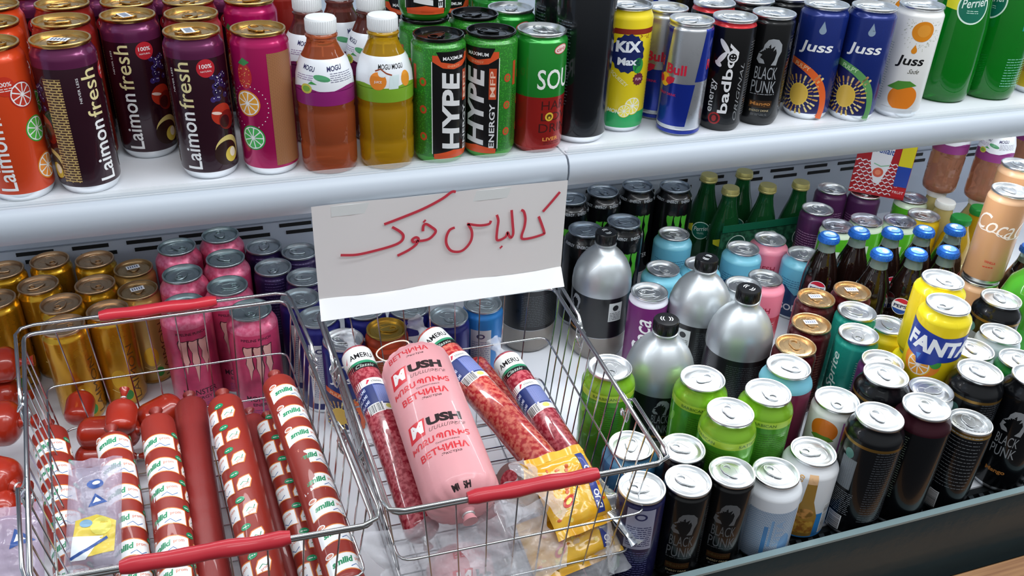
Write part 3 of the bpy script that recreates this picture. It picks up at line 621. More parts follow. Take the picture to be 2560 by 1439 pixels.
kind('bluesil', 'std', ink('#9fb4c4'), bluesil(), ALU, neckmat=ink('#5a94bc'))
def lime():
    a = Art(); a.rect(-14, 10, 14, 110, ink('#e2ece2'), 1); a.text('7', 0, 84, 26, ink('#1f8a3c'), 2, 0, .03); a.dashes(-12, 20, 12, 60, 10, ink('#5a9a5a'), 2, 1); a.rect(-60, 10, -34, 120, ink('#e2ece2'), 1); return a
kind('lime', 'sleek', M('#5cc02c', .28, .2, .3), lime(), M('#c9cdd6', .28, .95), neckmat=ink('#d6e8d0'))
kind('yel', 'sleek', ink('#dcb820'), Art().band(30, 60, ink('#b88a1c'), CS, 1).text('CITRUS', 0, 84, 10, ink('#7c5a10'), 2, 0, .02), ALU)
kind('yels', 'std', ink('#dcc21c'), Art().dashes(-30, 20, 30, 80, 12, ink('#6a4a10'), 1, 1.2), ALU)
kind('purp', 'sleek', ink('#4c2450'), Art().dashes(-30, 20, 30, 110, 20, ink('#c8a0c4'), 1, .9), ALU)
kind('maroon', 'tall', ink('#6a1a3c'), Art().rect(-60, 10, 0, 140, ink('#3a7f9a'), 1).dashes(6, 20, 28, 120, 24, ink('#c890a8'), 1, .9), ALU, neckmat=ink('#6fb0c4'))
kind('greeny', 'sleek', ink('#157a34'), Art().dashes(-30, 20, 30, 110, 20, ink('#c8e4c4'), 1, .9), ALU)
kind('silv', 'sleek', ink('#c8d2d8'), Art().dashes(-30, 20, 30, 100, 16, ink('#5a6a78'), 1, 1.), ALU)
kind('redc', 'tall', ink('#a81c22'), Art().rect(-30, 30, -8, 60, ink('#d8d8d8'), 1).dashes(-6, 40, 30, 100, 12, WHITE, 1, 1), ALU)

ITEMS = []      # everything that stands: (maker, kind, x, y, r, level, base_z, d, label, group, cat)
def can(k, px, py, base, d, label, group=None, tabrot=None, under=None, fixed=False):
    K = KIND[k]; p = P(px, py, base+K['H'])
    ITEMS.append(dict(k=k, x=p.x, y=p.y, r=K['R'], base=base, H=K['H'], d=d, label=label, group=group, tr=tabrot, fn=put_can, fixed=fixed))
def put_can(it):
    K = KIND[it['k']]; x, y = it['x'], it['y']
    rz = -math.atan2(x, y)+math.radians(it['d'])
    t = empty('drink_can', (x, y, Z(it['base'])), (0, 0, rz)); tag(t, it['label'], 'can', it['group'])
    link('can_body', K['body'], t); l = link('can_lid', K['lid'][0], t, (0, 0, K['H']))
    l.rotation_euler = (0, 0, math.radians(it['tr'] if it['tr'] is not None else random.uniform(0, 360))); link('pull_tab', K['lid'][1], l)
G1 = 'fruit drink cans on the upper shelf'
S = SHELF
can('tang', -35, 104, S, 8, 'orange citrus can cut off by the left edge, at the front of the upper shelf', G1)
can('plumst', 149, 93, S, 74, 'plum coloured fruit can showing its tan ingredients panel, front of upper shelf', G1, 70)
can('plumst', 318, 33, S, 12, 'plum coloured fruit can set back between two plum cans at the front', G1, 90)
can('plumst', 478, 72, S, 8, 'plum coloured fruit can with cherry and berry picture, beside the magenta can', G1, 85)
can('rose', 644, 67, S, 2, 'magenta fruit can with orange and lime slices beside the brown juice bottle', G1, 20)
can('tang', -30, 52, S, 10, 'orange can with dark lid right behind the front orange can', G1)
can('tang', -22, 8, S, 10, 'orange can third in its file at the far left of the upper shelf', G1)
can('redback', 152, 47, S, 0, 'can with gold lid and sticker directly behind the ingredients-panel plum can', G1, 80)
can('redback', 154, 5, S, 0, 'gold-lidded can third in the file behind the ingredients-panel plum can', G1)
can('plum', 316, 0, S, 0, 'gold-lidded can peeking in at the top behind the set-back plum can', G1)
can('redback', 477, 30, S, 0, 'red can with gold lid directly behind the cherry picture can', G1)
can('redback', 470, -4, S, 0, 'gold-lidded can third in the file behind the cherry picture can', G1)
can('rose', 622, -6, S, -20, 'magenta can with shiny shoulder behind the front magenta can', G1)
G2 = 'green and black energy cans on the upper shelf'
can('hype', 1109, 80, S, 33, 'left of the two front green and black energy cans with black lids', G2)
can('hype', 1236, 72, S, -28, 'right of the two front green and black energy cans, beside the green and red can', G2)
can('hype', 1060, 38, S, 30, 'green energy can behind the yellow drink bottle, under another can', G2)
can('hype', 1187, 30, S, 0, 'black-lidded energy can behind the front pair, in the middle', G2)
ITEMS.append(dict(k='hype', x=0, y=0, r=KIND['hype']['R'], base=S+.1363, H=.136, d=2, label='energy can standing on top of another one, only its foot in view', group=G2, tr=0, fn=put_can, on=15))
can('so', 1359, 67, S, 16, 'green and red sour drink can with silver lid, at the front by the shelf seam', G2+' beside', 10)
can('so', 1306, 17, S, 0, 'second green can right behind the green and red sour can', G2+' beside')
can('so', 1238, -22, S, 0, 'third green can in the file, mostly hidden behind black lids', G2+' beside')
can('tallblack', 1448, -90, S, 10, 'tall black can standing just right of the shelf seam', 'cans right of the shelf seam')
can('kix', 1575, 6, S, 12, 'bright yellow lemon can with dark blue burst logo', 'cans right of the shelf seam', 120)
can('kix', 1520, -34, S, -50, 'yellow can seen in the gap between tall black can and lemon can', 'cans right of the shelf seam')
can('rbull', 1731, 45, S, -6, 'silver and blue energy can at the very front, right of the lemon can', 'cans right of the shelf seam', 140)
can('rbull', 1668, 15, S, 5, 'silver and blue energy can tucked behind the front one of its kind', 'cans right of the shelf seam')
can('badboy', 1839, 38, S, 4, 'black can with red neck and white upright lettering with rabbit ears', 'cans right of the shelf seam', 60)
can('badboy', 1787, 3, S, 0, 'red-necked can behind the rabbit ears can', 'cans right of the shelf seam')
can('bram', 1937, 29, S, 6, 'black energy can with grey palm emblem on the upper shelf', 'cans right of the shelf seam', 50)
can('bram', 1885, -4, S, 0, 'black can behind the palm emblem can on the upper shelf', 'cans right of the shelf seam')
can('bram', 1975, -12, S, 0, 'black can between palm emblem can and first blue juice can, in the second row', 'cans right of the shelf seam')
for k, px, py, d, lb in (('plum', 60, -22, 0, 'can in the dark rear, between the orange file and the ingredients-panel file'), ('plum', 236, -26, 0, 'can in the dark rear, between the first two plum files'), ('plum', 398, -30, 0, 'can in the dark rear, left of the cherry picture file'),
    ('plum', 552, -34, 0, 'can in the dark rear, between cherry picture file and magenta file'), ('redback', 700, -40, 0, 'can in the dark rear, left of the juice bottles'), ('hype', 1005, -40, 0, 'green energy can in the rear right of the yellow bottle'), ('hype', 1130, -44, 0, 'green energy can in the rear behind the black-lidded ones'),
    ('tallblack', 1385, -120, 0, 'tall black can in the rear left of the shelf seam can'), ('bram', 2030, -44, 0, 'black can in the rear behind the orange-arch juice can'), ('bram', 2140, -44, 0, 'black can in the rear between the two blue juice cans'), ('jussw', 2262, -46, 0, 'white can in the rear behind the white juice can'),
    ('rbull', 1600, -42, 0, 'silver can in the rear right of the lemon can'), ('badboy', 1725, -38, 0, 'can in the rear behind the silver and blue pair')):
    can(k, px, py, S, d, lb, 'cans in the dark rear of the upper shelf')
G3 = 'juice cans on the upper shelf'
can('jusso', 2068, 7, S, 0, 'blue juice can with an orange arch', G3, 90)
can('jussg', 2188, 12, S, 4, 'blue juice can with a green arch', G3, 90)
can('jussw', 2307, 8, S, 3, 'white juice can with an orange fruit, beside the green glass bottle', G3, 90)
D = DECK
G4 = 'gold drink cans in the lower left corner of the deck'
for px, py, k, lb in ((8, 672, 'goldbc', 'gold can cut by the left edge in the back row'), (123, 648, 'goldbc', 'gold can in the back row directly left of a similar one, touching the slotted wall'),
    (236, 646, 'gold', 'gold can at the back right of its row, near the pink cans\' row'), (92, 710, 'gold', 'gold can second row, leftmost lid fully in view'),
    (237, 708, 'gold', 'gold can in the middle of the second row'), (152, 757, 'gold', 'gold can third row, in front of the second row\'s leftmost lid'),
    (268, 772, 'gold', 'gold can with its lid just left above the red handle'), (160, 808, 'gold', 'frontmost gold can, its lid crossed by the basket\'s wire rim'),
    (-12, 745, 'goldbc', 'gold can with barcode at the left edge, second row')):
    can(k, px, py, D, 6 if 'frontmost' in lb else -10, lb, G4)
can('tan', 333, 668, D, 0, 'dull gold can with a white sticker on its lid, rear one of two', G4, 0)
can('tan', 342, 724, D, 0, 'dull gold can with a white sticker on its lid, front one of two', G4, 0)
G5 = 'pink energy cans with claw logo'
for px, py, lb in ((550, 585, 'pink energy can at the very back of the right file'), (443, 614, 'pink energy can at the back of the left file'), (563, 643, 'pink energy can second from the back in the right file'),
    (455, 682, 'pink energy can in the middle of the left file'), (567, 712, 'pink energy can third from the back in the right file'), (460, 757, 'front pink energy can of the left file, lid behind the red handle'),
    (626, 774, 'front pink energy can of the right file, claw logo behind wires')):
    can('pmon', px, py, D, 4, lb, G5)
G6 = 'dark cans behind the paper sign'
for px, py, k, lb in ((659, 614, 'purple', 'purple can with grey lid right of the back pink can'), (744, 628, 'purple', 'purple can touching the paper sign\'s left edge at the back'), (691, 665, 'purple', 'purple can second row beside the pink right file'),
    (757, 690, 'purple', 'purple can half hidden by the sign\'s left edge'), (752, 742, 'bluepanel', 'blue can beyond the left basket\'s back right corner'), (797, 790, 'bluepanel', 'blue can partly under the sign\'s lower left corner'),
     (925, 790, 'bluepanel', 'grey-lidded can below the sign, left of the gold-lidded one'),
    (1037, 784, 'bluepanel', 'grey-lidded can below the sign, right of the gold-lidded one'), (1106, 780, 'bluepanel', 'blue can with a white panel below the sign'), (1185, 762, 'bluestripe', 'bright blue and grey can below the sign')):
    can(k, px, py, D, 10, lb, G6)
can('jusso', 872, 836, D, 0, 'blue can with grey lid standing between the two baskets', G6, fixed=True)
can('redgold', 972, 823, D, 0, 'red and orange can with gold lid behind the pink ham', G6)
G7 = 'black energy cans at the back of the deck'
for px, py, lb in ((1430, 492, 'black energy can next to the sign\'s right edge, back row'), (1504, 476, 'second black energy can from the sign in the back row'), (1596, 462, 'third black energy can from the sign in the back row'),
    (1687, 463, 'black energy can at the right end of the back row beside green bottles'), (1464, 571, 'black energy can behind the rear silver bottle, left one'), (1560, 551, 'black energy can behind the rear silver bottle, right one')):
    can('bmon', px, py, D, 20, lb, G7)
G8 = 'small pastel cans in the middle of the deck'
for k, px, py, lb in (('cyan', 1685, 582, 'light blue can at the back, in front of the black energy cans'), ('cyan', 1668, 668, 'light blue can behind the purple script can'), ('cyan', 1865, 617, 'light blue can left of the rear pink can'),
    ('cyan', 1986, 622, 'light blue can right of the rear pink can'), ('cyan', 1744, 660, 'light blue can hidden behind the black cap of a silver bottle'),
    ('pinks', 1943, 606, 'rear pink and red can, tallest looking of the two'), ('pinks', 1914, 692, 'pink and red can in front, behind the right silver bottle\'s cap')):
    can(k, px, py, D, 0, lb, G8)
can('cherry', 1658, 728, D, 0, 'purple can with white script, left of the middle silver bottle', G8)
can('silv', 1836, 716, D, 0, 'pale can squeezed between two silver bottles', G8)
G9 = 'green lemonade cans behind the cola bottles'
for px, py, lb in ((2096, 562, 'green and white can behind the leftmost cola bottle'), (2171, 548, 'green and white can second from the left behind the cola bottles'), (2254, 548, 'green and white can third from the left behind the cola bottles')):
    can('lime', px, py, D, 0, lb, G9)
can('yel', 2322, 537, D, 0, 'yellow can with silver lid behind the cola bottles', G9)
can('lime', 2282, 493, D, 0, 'green can with shiny lid in the rear row behind the yellow can', G9)
for px, py, lb in ((2085, 470, 'purple can in the rear right of the green bottles'), (2160, 480, 'purple can below the red and white drink pack'), (2045, 520, 'purple can standing between green bottles and lemonade cans')):
    can('purp', px, py, D, 0, lb, 'purple cans at the back right')
G10 = 'dark red cans with gold lids'
for px, py, k, lb in ((2046, 743, 'dred', 'dark red can with gold lid and sticker, rear left of four'), (2133, 730, 'dred', 'dark red can with gold lid and sticker, rear right of four'), (2029, 806, 'dred', 'dark red can with gold lid and sticker, second from the front'), (1990, 861, 'dredb', 'frontmost dark red can with a plain gold lid')):
    can(k, px, py, D, 0, lb, G10, 20)
can('teal', 2139, 768, D, 12, 'rear teal lemon can', 'teal lemon cans', 60)
can('teal', 2147, 832, D, -10, 'front teal lemon can', 'teal lemon cans', 200)
can('yels', 2222, 812, D, 0, 'yellow can with silver lid right behind the teal cans')
can('purp', 2210, 908, D, 0, 'purple can with a printed lid between teal and black cans')
G11 = 'yellow orange-soda cans in two layers'
can('fanta', 2397, 770, D+.1153, -10, 'upper yellow soda can in front, big blue logo facing the shopper', G11, 150)
can('fanta', 2368, 701, D+.1153, 95, 'upper yellow soda can at the rear', G11, 150)
n0 = len(ITEMS); 
for j, lb in ((n0-2, 'lower yellow soda can carrying the front one'), (n0-1, 'lower yellow soda can carrying the rear one')):
    it = dict(ITEMS[j]); it['base'] = D; it['label'] = lb; it['d'] = 60; it['group'] = G11; ITEMS.append(it); ITEMS[j]['on'] = len(ITEMS)-1
G12 = 'beige cola cans in two layers'
can('coke', 2530, 462, D+.1473, -6, 'upper beige script can in front', G12)
can('coke', 2548, 412, D+.1473, 0, 'upper beige script can at the rear', G12)
n0 = len(ITEMS)
for j, lb in ((n0-2, 'lower beige can carrying the front one'), (n0-1, 'lower beige can carrying the rear one')):
    it = dict(ITEMS[j]); it['base'] = D; it['label'] = lb; ITEMS.append(it); ITEMS[j]['on'] = len(ITEMS)-1
can('coke', 2448, 657, D, 0, 'beige can by itself left of the two-layer beige stack', G12)
G13 = 'black and silver cans at the front right'
for k, px, py, d, lb in (('blk', 2504, 744, 0, 'black can with silver lid just below the right-hand cola bottle'), ('silv', 2502, 832, 0, 'silver can right of the yellow soda cans'), ('silv', 2446, 872, 0, 'pale can close behind the front yellow soda can, right side'),
    ('greeny', 2528, 892, 0, 'green can at the right edge between silver and black cans'), ('blk', 2449, 927, 20, 'black can with gold ring, right of the front yellow soda can'), ('tallram', 2538, 937, -4, 'tall black palm emblem can at the right edge'),
    ('blk', 2272, 953, 0, 'black can with silver lid left of the lower yellow soda can'), ('blkp', 2289, 1020, -10, 'black can with dark red neck between two black ones, front row'), ('blk', 2193, 1046, 10, 'large black can with barcode, beside the beer-bottle picture can'),
    ('blks', 2404, 1041, 2, 'narrow black can with barcode standing by the grille at right'), ('ojc', 2094, 997, -12, 'white juice can with orange fruit and purple side')):
    can(k, px, py, D, d, lb, G13, 30 if k != 'ojc' else None)
can('silv', 2378, 1000, D, 0, 'pale can directly behind the narrow black barcode can', G13)
G14 = 'green lemon-mint cans'
for px, py, d, lb in ((1509, 918, 10, 'green lemon-mint can standing alone beside the right basket'), (1777, 960, 5, 'green lemon-mint can right of the front silver bottle'), (1910, 973, 20, 'green lemon-mint can rear right of three'), (1852, 1039, -30, 'frontmost green lemon-mint can with bright lid')):
    can('mojito', px, py, D, d, lb, G14)
can('maroon', 1957, 930, D, -20, 'blue and maroon can behind the green lemon-mint cans', G14)
G15 = 'cans along the front edge of the deck'
can('bluesil', 1617, 1121, D, 0, 'silver and blue can seen through the right basket\'s front corner', G15, 0)
can('bramdk', 1726, 1112, D, 0, 'black can in the rear of three black palm emblem cans', G15, 80)
can('bramdk', 1720, 1188, D, 10, 'left of the two front black palm emblem cans', G15, 60)
can('bramdk', 1818, 1168, D, 10, 'right of the two front black palm emblem cans', G15, 40)
can('nutr', 1617, 1213, D, 0, 'navy can with grey information panel at the basket\'s front corner', G15, 100)
can('wht', 1936, 1168, D, 0, 'white and pale blue can with fine print at the front edge', G15, 60)
can('beer', 2056, 1142, D, 16, 'white and blue can with a brown beer bottle picture', G15, 90)
# ---------------------------------------------------------------- bottles
def bottle(name, cat, px, py, H, R, base, d, label, group, maker, key):
    p = P(px, py, base+H); ITEMS.append(dict(k=key, x=p.x, y=p.y, r=R, base=base, H=H, d=d, label=label, group=group, tr=None, fn=put_bottle, name=name, cat=cat, maker=maker))
BM = {}
def put_bottle(it):
    if it['k'] not in BM: BM[it['k']] = it['maker']()
    t = empty(it['name'], (it['x'], it['y'], Z(it['base'])), (0, 0, -math.atan2(it['x'], it['y'])+math.radians(it['d']))); tag(t, it['label'], it['cat'], it['group'])
    for nm, me in BM[it['k']]: link(nm, me, t)
def capmesh(r, z0, z1, m, ribs=True, top=None, art=None):
    b = MB(); b.lathe([(r*.97, z0), (r, z0+.001), (r, z1-.002), (r*.94, z1-.0003), (r*.8, z1), (0, z1)], m, 40)
    if ribs:
        for i in range(40):
            a = 2*math.pi*i/40; b.box((-.0003, r-.0002, z0+.002), (.0003, r+.0004, z1-.002), m, Matrix.Rotation(a, 4, 'Z'))
    if top: b.lathe([(r*.7, z1+.0001), (r*.68, z1+.0003), (0, z1+.0003)], top, 30)
    return b.mesh('cap')
def moguf(liq, lab2, lab, cap='#e9ecee', yellow=False):
    def f():
        k = .158/.235; pr = [(0, .004), (.018, .003), (.024, 0), (.0275, .003), (.029, .010), (.029, .03), (.0282, .033), (.029, .036), (.029, .066), (.028, .069), (.0294, .073), (.0296, .09), (.0284, .103), (.0245, .116), (.0186, .126), (.0154, .133), (.0148, .138), (.0162, .1395), (.0162, .141), (.0148, .142), (.0135, .146), (.0135, .150)]
        b = MB(); b.lathe(pr, M(liq, .06, 0, .5, .62, 1, 1.2, bump=.0), 56); body = b.mesh('bottle_body', 50)
        a = Art(); C = 2*math.pi*29.2; W = ink('#e6eaf0'); a.rect(-C/2, 76, C/2, 121, W, 0); a.band(76, 91, ink(lab), C, 1)
        pts = [(-C/2, 90)]+[(-C/2+C*i/24, 92.5+2.4*math.sin(i*.9)) for i in range(25)]+[(C/2, 90)]; a.poly(pts, ink(lab), 1)
        if yellow:
            a.text('MOGU MOGU', 8, 112, 5, BLACK, 3, 0, .01, .1, 30); a.ell(-7, 98, 9, 9, ink('#e2842a'), 2, 20); a.ell(-2, 106, 5, 4, ink('#d8dde2'), 3, 14); a.mark([[(-10, 108), (-4, 110), (2, 106), (8, 104)]], 1.4, ink('#8c3a1c'), 4); a.ell(24, 99, 6, 8, ink('#e2942a'), 3, 16); a.poly([(4, 90), (14, 90), (16, 104), (6, 104)], ink('#cfe0e2'), 3); a.text('JUICE', -7, 97, 3, WHITE, 5, 0, .01)
        else:
            a.text('MOGU', -18, 113, 5, ink('#2c2c5a'), 3, -8, .02, .1, 15); a.text('MOGU', 12, 113, 5, ink('#2c2c5a'), 3, 4, .02, .1, 18); a.ell(-3, 104, 9, 3, ink('#4f9a6a'), 2, 16, rot=-.2); a.dashes(6, 99, 34, 109, 5, ink('#5a5a78'), 3, .6); a.dashes(-34, 101, -12, 107, 3, ink('#8a6a9a'), 3, .6)
            a.ell(-20, 93, 6.5, 5, ink('#c9c04a'), 3, 16); a.ell(-20, 93, 4.5, 3, ink('#7aa83c'), 4, 12); a.poly([(-18, 98), (-8, 98), (-14, 101)], ink('#3f9a4c'), 4)
        b = MB(); b.wrap(a, pr[9:17], 3, .0294); lb = b.mesh('label_sleeve')
        return [('bottle_body', body), ('label_sleeve', lb), ('cap', capmesh(.0152, .143, .158, M(cap, .35)))]
    return f
G16 = 'plastic juice bottles with white caps on the upper shelf'
brown = moguf('#c8663c', None, '#8a1f6e'); yelo = moguf('#d9a81c', None, '#7aa82c', yellow=True); dk = moguf('#7a4038', None, '#6a2450'); br2 = moguf('#b98064', None, '#8a3a7c')
bottle('juice_bottle', 'bottle', 800, 40, .158, .0292, S, 0, 'brownish juice bottle with purple and white label and white cap', G16, brown, 'mb')
bottle('juice_bottle', 'bottle', 960, 37, .158, .0292, S, 0, 'yellow juice bottle with green and white label and white cap', G16, yelo, 'my')
bottle('juice_bottle', 'bottle', 770, -14, .158, .0292, S, 20, 'dark juice bottle directly behind the brownish one', G16, dk, 'md')
bottle('juice_bottle', 'bottle', 925, -16, .158, .0292, S, -20, 'dark juice bottle directly behind the yellow one', G16, dk, 'md')
bottle('juice_bottle', 'bottle', 848, -36, .158, .0292, S, 10, 'dark juice bottle seen in the gap between the two file leaders', G16, dk, 'md')
def silver():
    pr = [(0, .008), (.018, .006), (.03, 0), (.037, .001), (.042, .008), (.0445, .016), (.0445, .045), (.0445, .05), (.0445, .112), (.0452, .118), (.0452, .126), (.044, .138), (.0408, .149), (.0358, .1595), (.029, .169), (.0215, .1765), (.016, .181), (.0148, .185), (.0165, .187), (.0165, .189), (.0145, .19), (.0135, .200)]
    b = MB(); SV = M('#b2b8bc', .4, .75, .3); BT = M('#a39c94', .12, .1, .4, .35, 1, 1.3); b.lathe(pr, SV, 64, [(.046, BT), (9, SV)]); body = b.mesh('bottle_body', 40)
    a = Art(); C = 2*math.pi*44.7; a.band(46, 116, M('#0d0f12', .3, 0, .3), C, 0); G = ink('#8d9298')
    palm(a, 2, 100, 11, G); a.text('BLACK', 2, 82, 13, G, 2, 0, 0, 0, 22); a.text('PUNK', 2, 66, 13, G, 2, 0, 0, 0, 24); a.text('Mango', 2, 53, 5, ink('#b87a3c'), 2, 0, .02, 0, 22)
    a.rect(58, 76, 80, 108, ink('#c9cfd0'), 1); a.ell(69, 99, 5, 5, ink('#23272a'), 2, 14); a.dashes(60, 78, 78, 92, 5, ink('#4a5256'), 2, 1); a.dashes(88, 52, 126, 108, 18, ink('#4d5358'), 1, .8); a.dashes(-126, 52, -60, 108, 18, ink('#4d5358'), 1, .8)
    b = MB(); b.wrap(a, [(.0448, .04), (.0448, .113), (.0451, .12)], 3, .0445); lb = b.mesh('label_sleeve')
    b = MB(); cap = capmesh(.016, .190, .207, M('#0c0d10', .3, 0, .2)); a2 = Art(); a2.text('((  ))', 0, 0, 9, ink('#d5dade'), 1, 0, .02); b.wrap(a2, pr, fmap=lambda u, v, o: (u/1000, v/1000, .2071+o)); cp = b.mesh('cap_print')
    return [('bottle_body', body), ('label_sleeve', lb), ('cap', cap), ('cap_print', cp)]
G17 = 'large silver energy bottles'
bottle('energy_bottle', 'bottle', 1679, 806, .207, .0452, D, 10, 'frontmost large silver and black bottle with its emblem facing out', G17, silver, 'sv')
bottle('energy_bottle', 'bottle', 1868, 715, .207, .0452, D, 150, 'right large silver and black bottle, beside the dark red cans', G17, silver, 'sv')
bottle('energy_bottle', 'bottle', 1763, 640, .207, .0452, D, -110, 'middle large silver and black bottle with a pale panel at its left', G17, silver, 'sv')
bottle('energy_bottle', 'bottle', 1517, 578, .207, .0452, D, -55, 'rear large silver and black bottle, pale panel at its right', G17, silver, 'sv')
bottle('energy_bottle', 'bottle', 1330, 560, .207, .0452, D, 150, 'large silver bottle mostly hidden behind the paper sign', G17, silver, 'sv')
def pepsi():
    pr = [(0, .006), (.02, .002), (.023, 0), (.0262, .004), (.0268, .01), (.0255, .04), (.0268, .07), (.0268, .1), (.0258, .118), (.0222, .136), (.0165, .152), (.0135, .162), (.0125, .172), (.0125, .178), (.014, .1795), (.014, .182), (.0128, .183)]
    b = MB(); LQ = M('#150a08', .05, 0, .6, .0); GL = M('#8fa39c', .05, 0, .3, .55, 1, 1.3); b.lathe(pr, LQ, 48, [(.162, LQ), (9, GL)]); b0 = b
    a = Art()
    for s in (0, 80):
        r = 14; c = (s, 104)
        a.ell(c[0], c[1], 14, 14, ink('#e6e9ef'), 1, 30)
        top = [(c[0]+13*math.cos(t), c[1]+13*math.sin(t)) for t in [math.radians(x) for x in range(22, 162, 10)]]; a.poly(top+[(c[0]-6, c[1]+7), (c[0]+4, c[1]+5)], ink('#c4243c'), 2)
        bot = [(c[0]+13*math.cos(t), c[1]+13*math.sin(t)) for t in [math.radians(x) for x in range(200, 342, 10)]]; a.poly(bot+[(c[0]+6, c[1]-6), (c[0]-4, c[1]-5)], ink('#2350a8'), 2)
        a.text('PEPSI', c[0], c[1], 5.5, ink('#14204c'), 3, 0, .03, 0, 21); a.text('ZERO', c[0], 82, 4.5, ink('#e6e9ef'), 2, 0, .02)
    b = b0; b.wrap(a, pr[4:12], 2.5, .0268); body = b.mesh('bottle_body', 50)
    b = MB(); CB = M('#2a6cc8', .3, .4, .3); b.lathe([(.0158, .178), (.016, .1795), (.0155, .183), (.0148, .187), (.013, .1885), (0, .1888)], CB, 42)
    for i in range(21): b.box((-.0007, .0153, .178), (.0007, .0164, .184), CB, Matrix.Rotation(2*math.pi*i/21, 4, 'Z'))
    a = Art(); a.ell(0, 0, 10, 10, ink('#7fb4e6'), 1, 24); a.ell(0, 3.5, 7, 4, ink('#d7e6f6'), 2, 16); a.mark([[(-8, -2), (-3, 1), (3, -1), (8, 2)]], 2.2, ink('#dfeaf8'), 2); b.wrap(a, pr, fmap=lambda u, v, o: (u/1000, v/1000, .1888+o)); cp = b.mesh('crown_cap')
    return [('bottle_body', body), ('crown_cap', cp)]
G18 = 'small glass cola bottles with blue crown caps'
for i, (px, py, lb, d) in enumerate(((2075, 585, 'leftmost glass cola bottle of the rear row, round logo facing out', 0), (2153, 573, 'second glass cola bottle from the left in the rear row', 60), (2240, 573, 'middle glass cola bottle of the rear row', 40), (2322, 570, 'fourth glass cola bottle from the left in the rear row', 60),
    (2412, 577, 'rightmost glass cola bottle of the rear row, next to the beige cans', 80), (2207, 626, 'left glass cola bottle of the front row', -60), (2296, 626, 'middle glass cola bottle of the front row, logo facing out', 0), (2376, 621, 'right glass cola bottle of the front row, behind the rear yellow can', 90), (2561, 610, 'glass cola bottle alone at the right edge of the picture', -4))):
    bottle('cola_bottle', 'bottle', px, py, .1888, .0268, D, d, lb, G18, pepsi, 'pp')
def perr(big):
    def f():
        if big: pr = [(0, .012), (.022, .006), (.03, 0), (.0345, .003), (.037, .014), (.0372, .05), (.036, .10), (.032, .14), (.026, .17), (.019, .2), (.015, .225), (.0145, .24), (.0155, .242), (.0155, .25)]
        else: pr = [(0, .008), (.018, .003), (.022, 0), (.0265, .004), (.028, .014), (.0285, .06), (.027, .085), (.022, .105), (.016, .125), (.0132, .14), (.0128, .155), (.014, .157), (.014, .163)]
        gr = M('#0a7a1c' if big else '#174f28', .05, 0, .5, .4 if big else .3, 1, 1.3)
        b = MB(); b.lathe(pr, gr, 56); a = Art(); T = ink('#0f6a54'); v = 128 if big else 62; s = 1 if big else .8
        a.ell(0, v, 22*s, 22*s, ink('#d8efe0'), 1, 36); a.ell(0, v, 20*s, 20*s, T, 2, 36); a.text('Perrier', 1, v+5*s, 11*s, ink('#dfeee6'), 3, 8, .01, .2, 36*s); a.dashes(-8*s, v-9*s, 8*s, v-4*s, 2, ink('#c9e6d8'), 3, .8)
        a.poly([(-40*s, v+6*s), (-21*s, v+14*s), (-21*s, v-6*s), (-38*s, v-4*s)], ink('#dcd62a'), 1)
        if big: a.dashes(44, 20, 84, 60, 11, ink('#7fc4ae'), 1, 1.); a.rect(52, 96, 62, 130, ink('#2a9a90'), 1); a.rect(72, 100, 84, 130, ink('#dcd62a'), 1)
        b.wrap(a, pr[3:-2], 3, pr[5][0]); body = b.mesh('bottle_body', 50)
        z = pr[-1][1]; gc = M('#c8c07a', .3, .6); b = MB(); b.lathe([(.0155, z-.012), (.016, z-.010), (.0155, z-.004), (.0145, z), (0, z+.0006)], gc, 36); b.tube([(.0158*math.cos(t), .0158*math.sin(t), z-.009) for t in [2*math.pi*i/30 for i in range(30)]], .0006, gc, 5, True)
        return [('bottle_body', body), ('crown_cap' if not big else 'cap', b.mesh('crown_cap'))]
    return f
pb = P(2345, 238, S); pb2 = P(2458, 232, S)
for p, d, lb, nm in ((pb, 22, 'green glass water bottle with round label beside the white juice can', 0), (pb2, -42, 'green glass water bottle turned away, near the right edge', 0)):
    ITEMS.append(dict(k='pb', x=p.x, y=p.y, r=.0372, base=S, H=.25, d=d, label=lb, group='large green glass bottles on the upper shelf', fn=put_bottle, name='water_bottle', cat='bottle', maker=perr(True), tr=None))
p = P(2580, 225, S); ITEMS.append(dict(k='yel', x=p.x, y=p.y, r=.0287, base=S, H=.147, d=0, label='yellow can at the right edge of the upper shelf', group=None, tr=0, fn=put_can))
G19 = 'small green glass bottles with pale caps'
for px, py, d, lb in ((1774, 436, 0, 'small green bottle at the back, left end, its cap under the shelf edge'), (1863, 427, 0, 'small green bottle at the back, right of the other rear one'), (1828, 468, 30, 'small green bottle in front, left one'), (1921, 462, 10, 'small green bottle in front, middle one'), (2004, 454, -10, 'small green bottle in front, right one')):
    bottle('water_bottle', 'bottle', px, py, .163, .0285, D, d, lb, G19, perr(False), 'ps')
def ygr():
    pr = [(0, .006), (.022, 0), (.027, .004), (.028, .02), (.028, .09), (.024, .12), (.016, .14), (.014, .155)]
    b = MB(); b.lathe(pr, M('#c9a41c', .1, 0, .4, .4, 1, 1.3), 40); a = Art(); a.band(40, 80, ink('#e2dfa0'), 2*math.pi*28, 1); a.text('APPLE', 0, 60, 12, ink('#3f8a3c'), 2, 0, .02); b2 = MB(); b2.wrap(a, pr, 3, .028)
    return [('bottle_body', b.mesh('bottle_body')), ('label_sleeve', b2.mesh('label_sleeve')), ('cap', capmesh(.0165, .148, .16, M('#1f8a3c', .35)))]
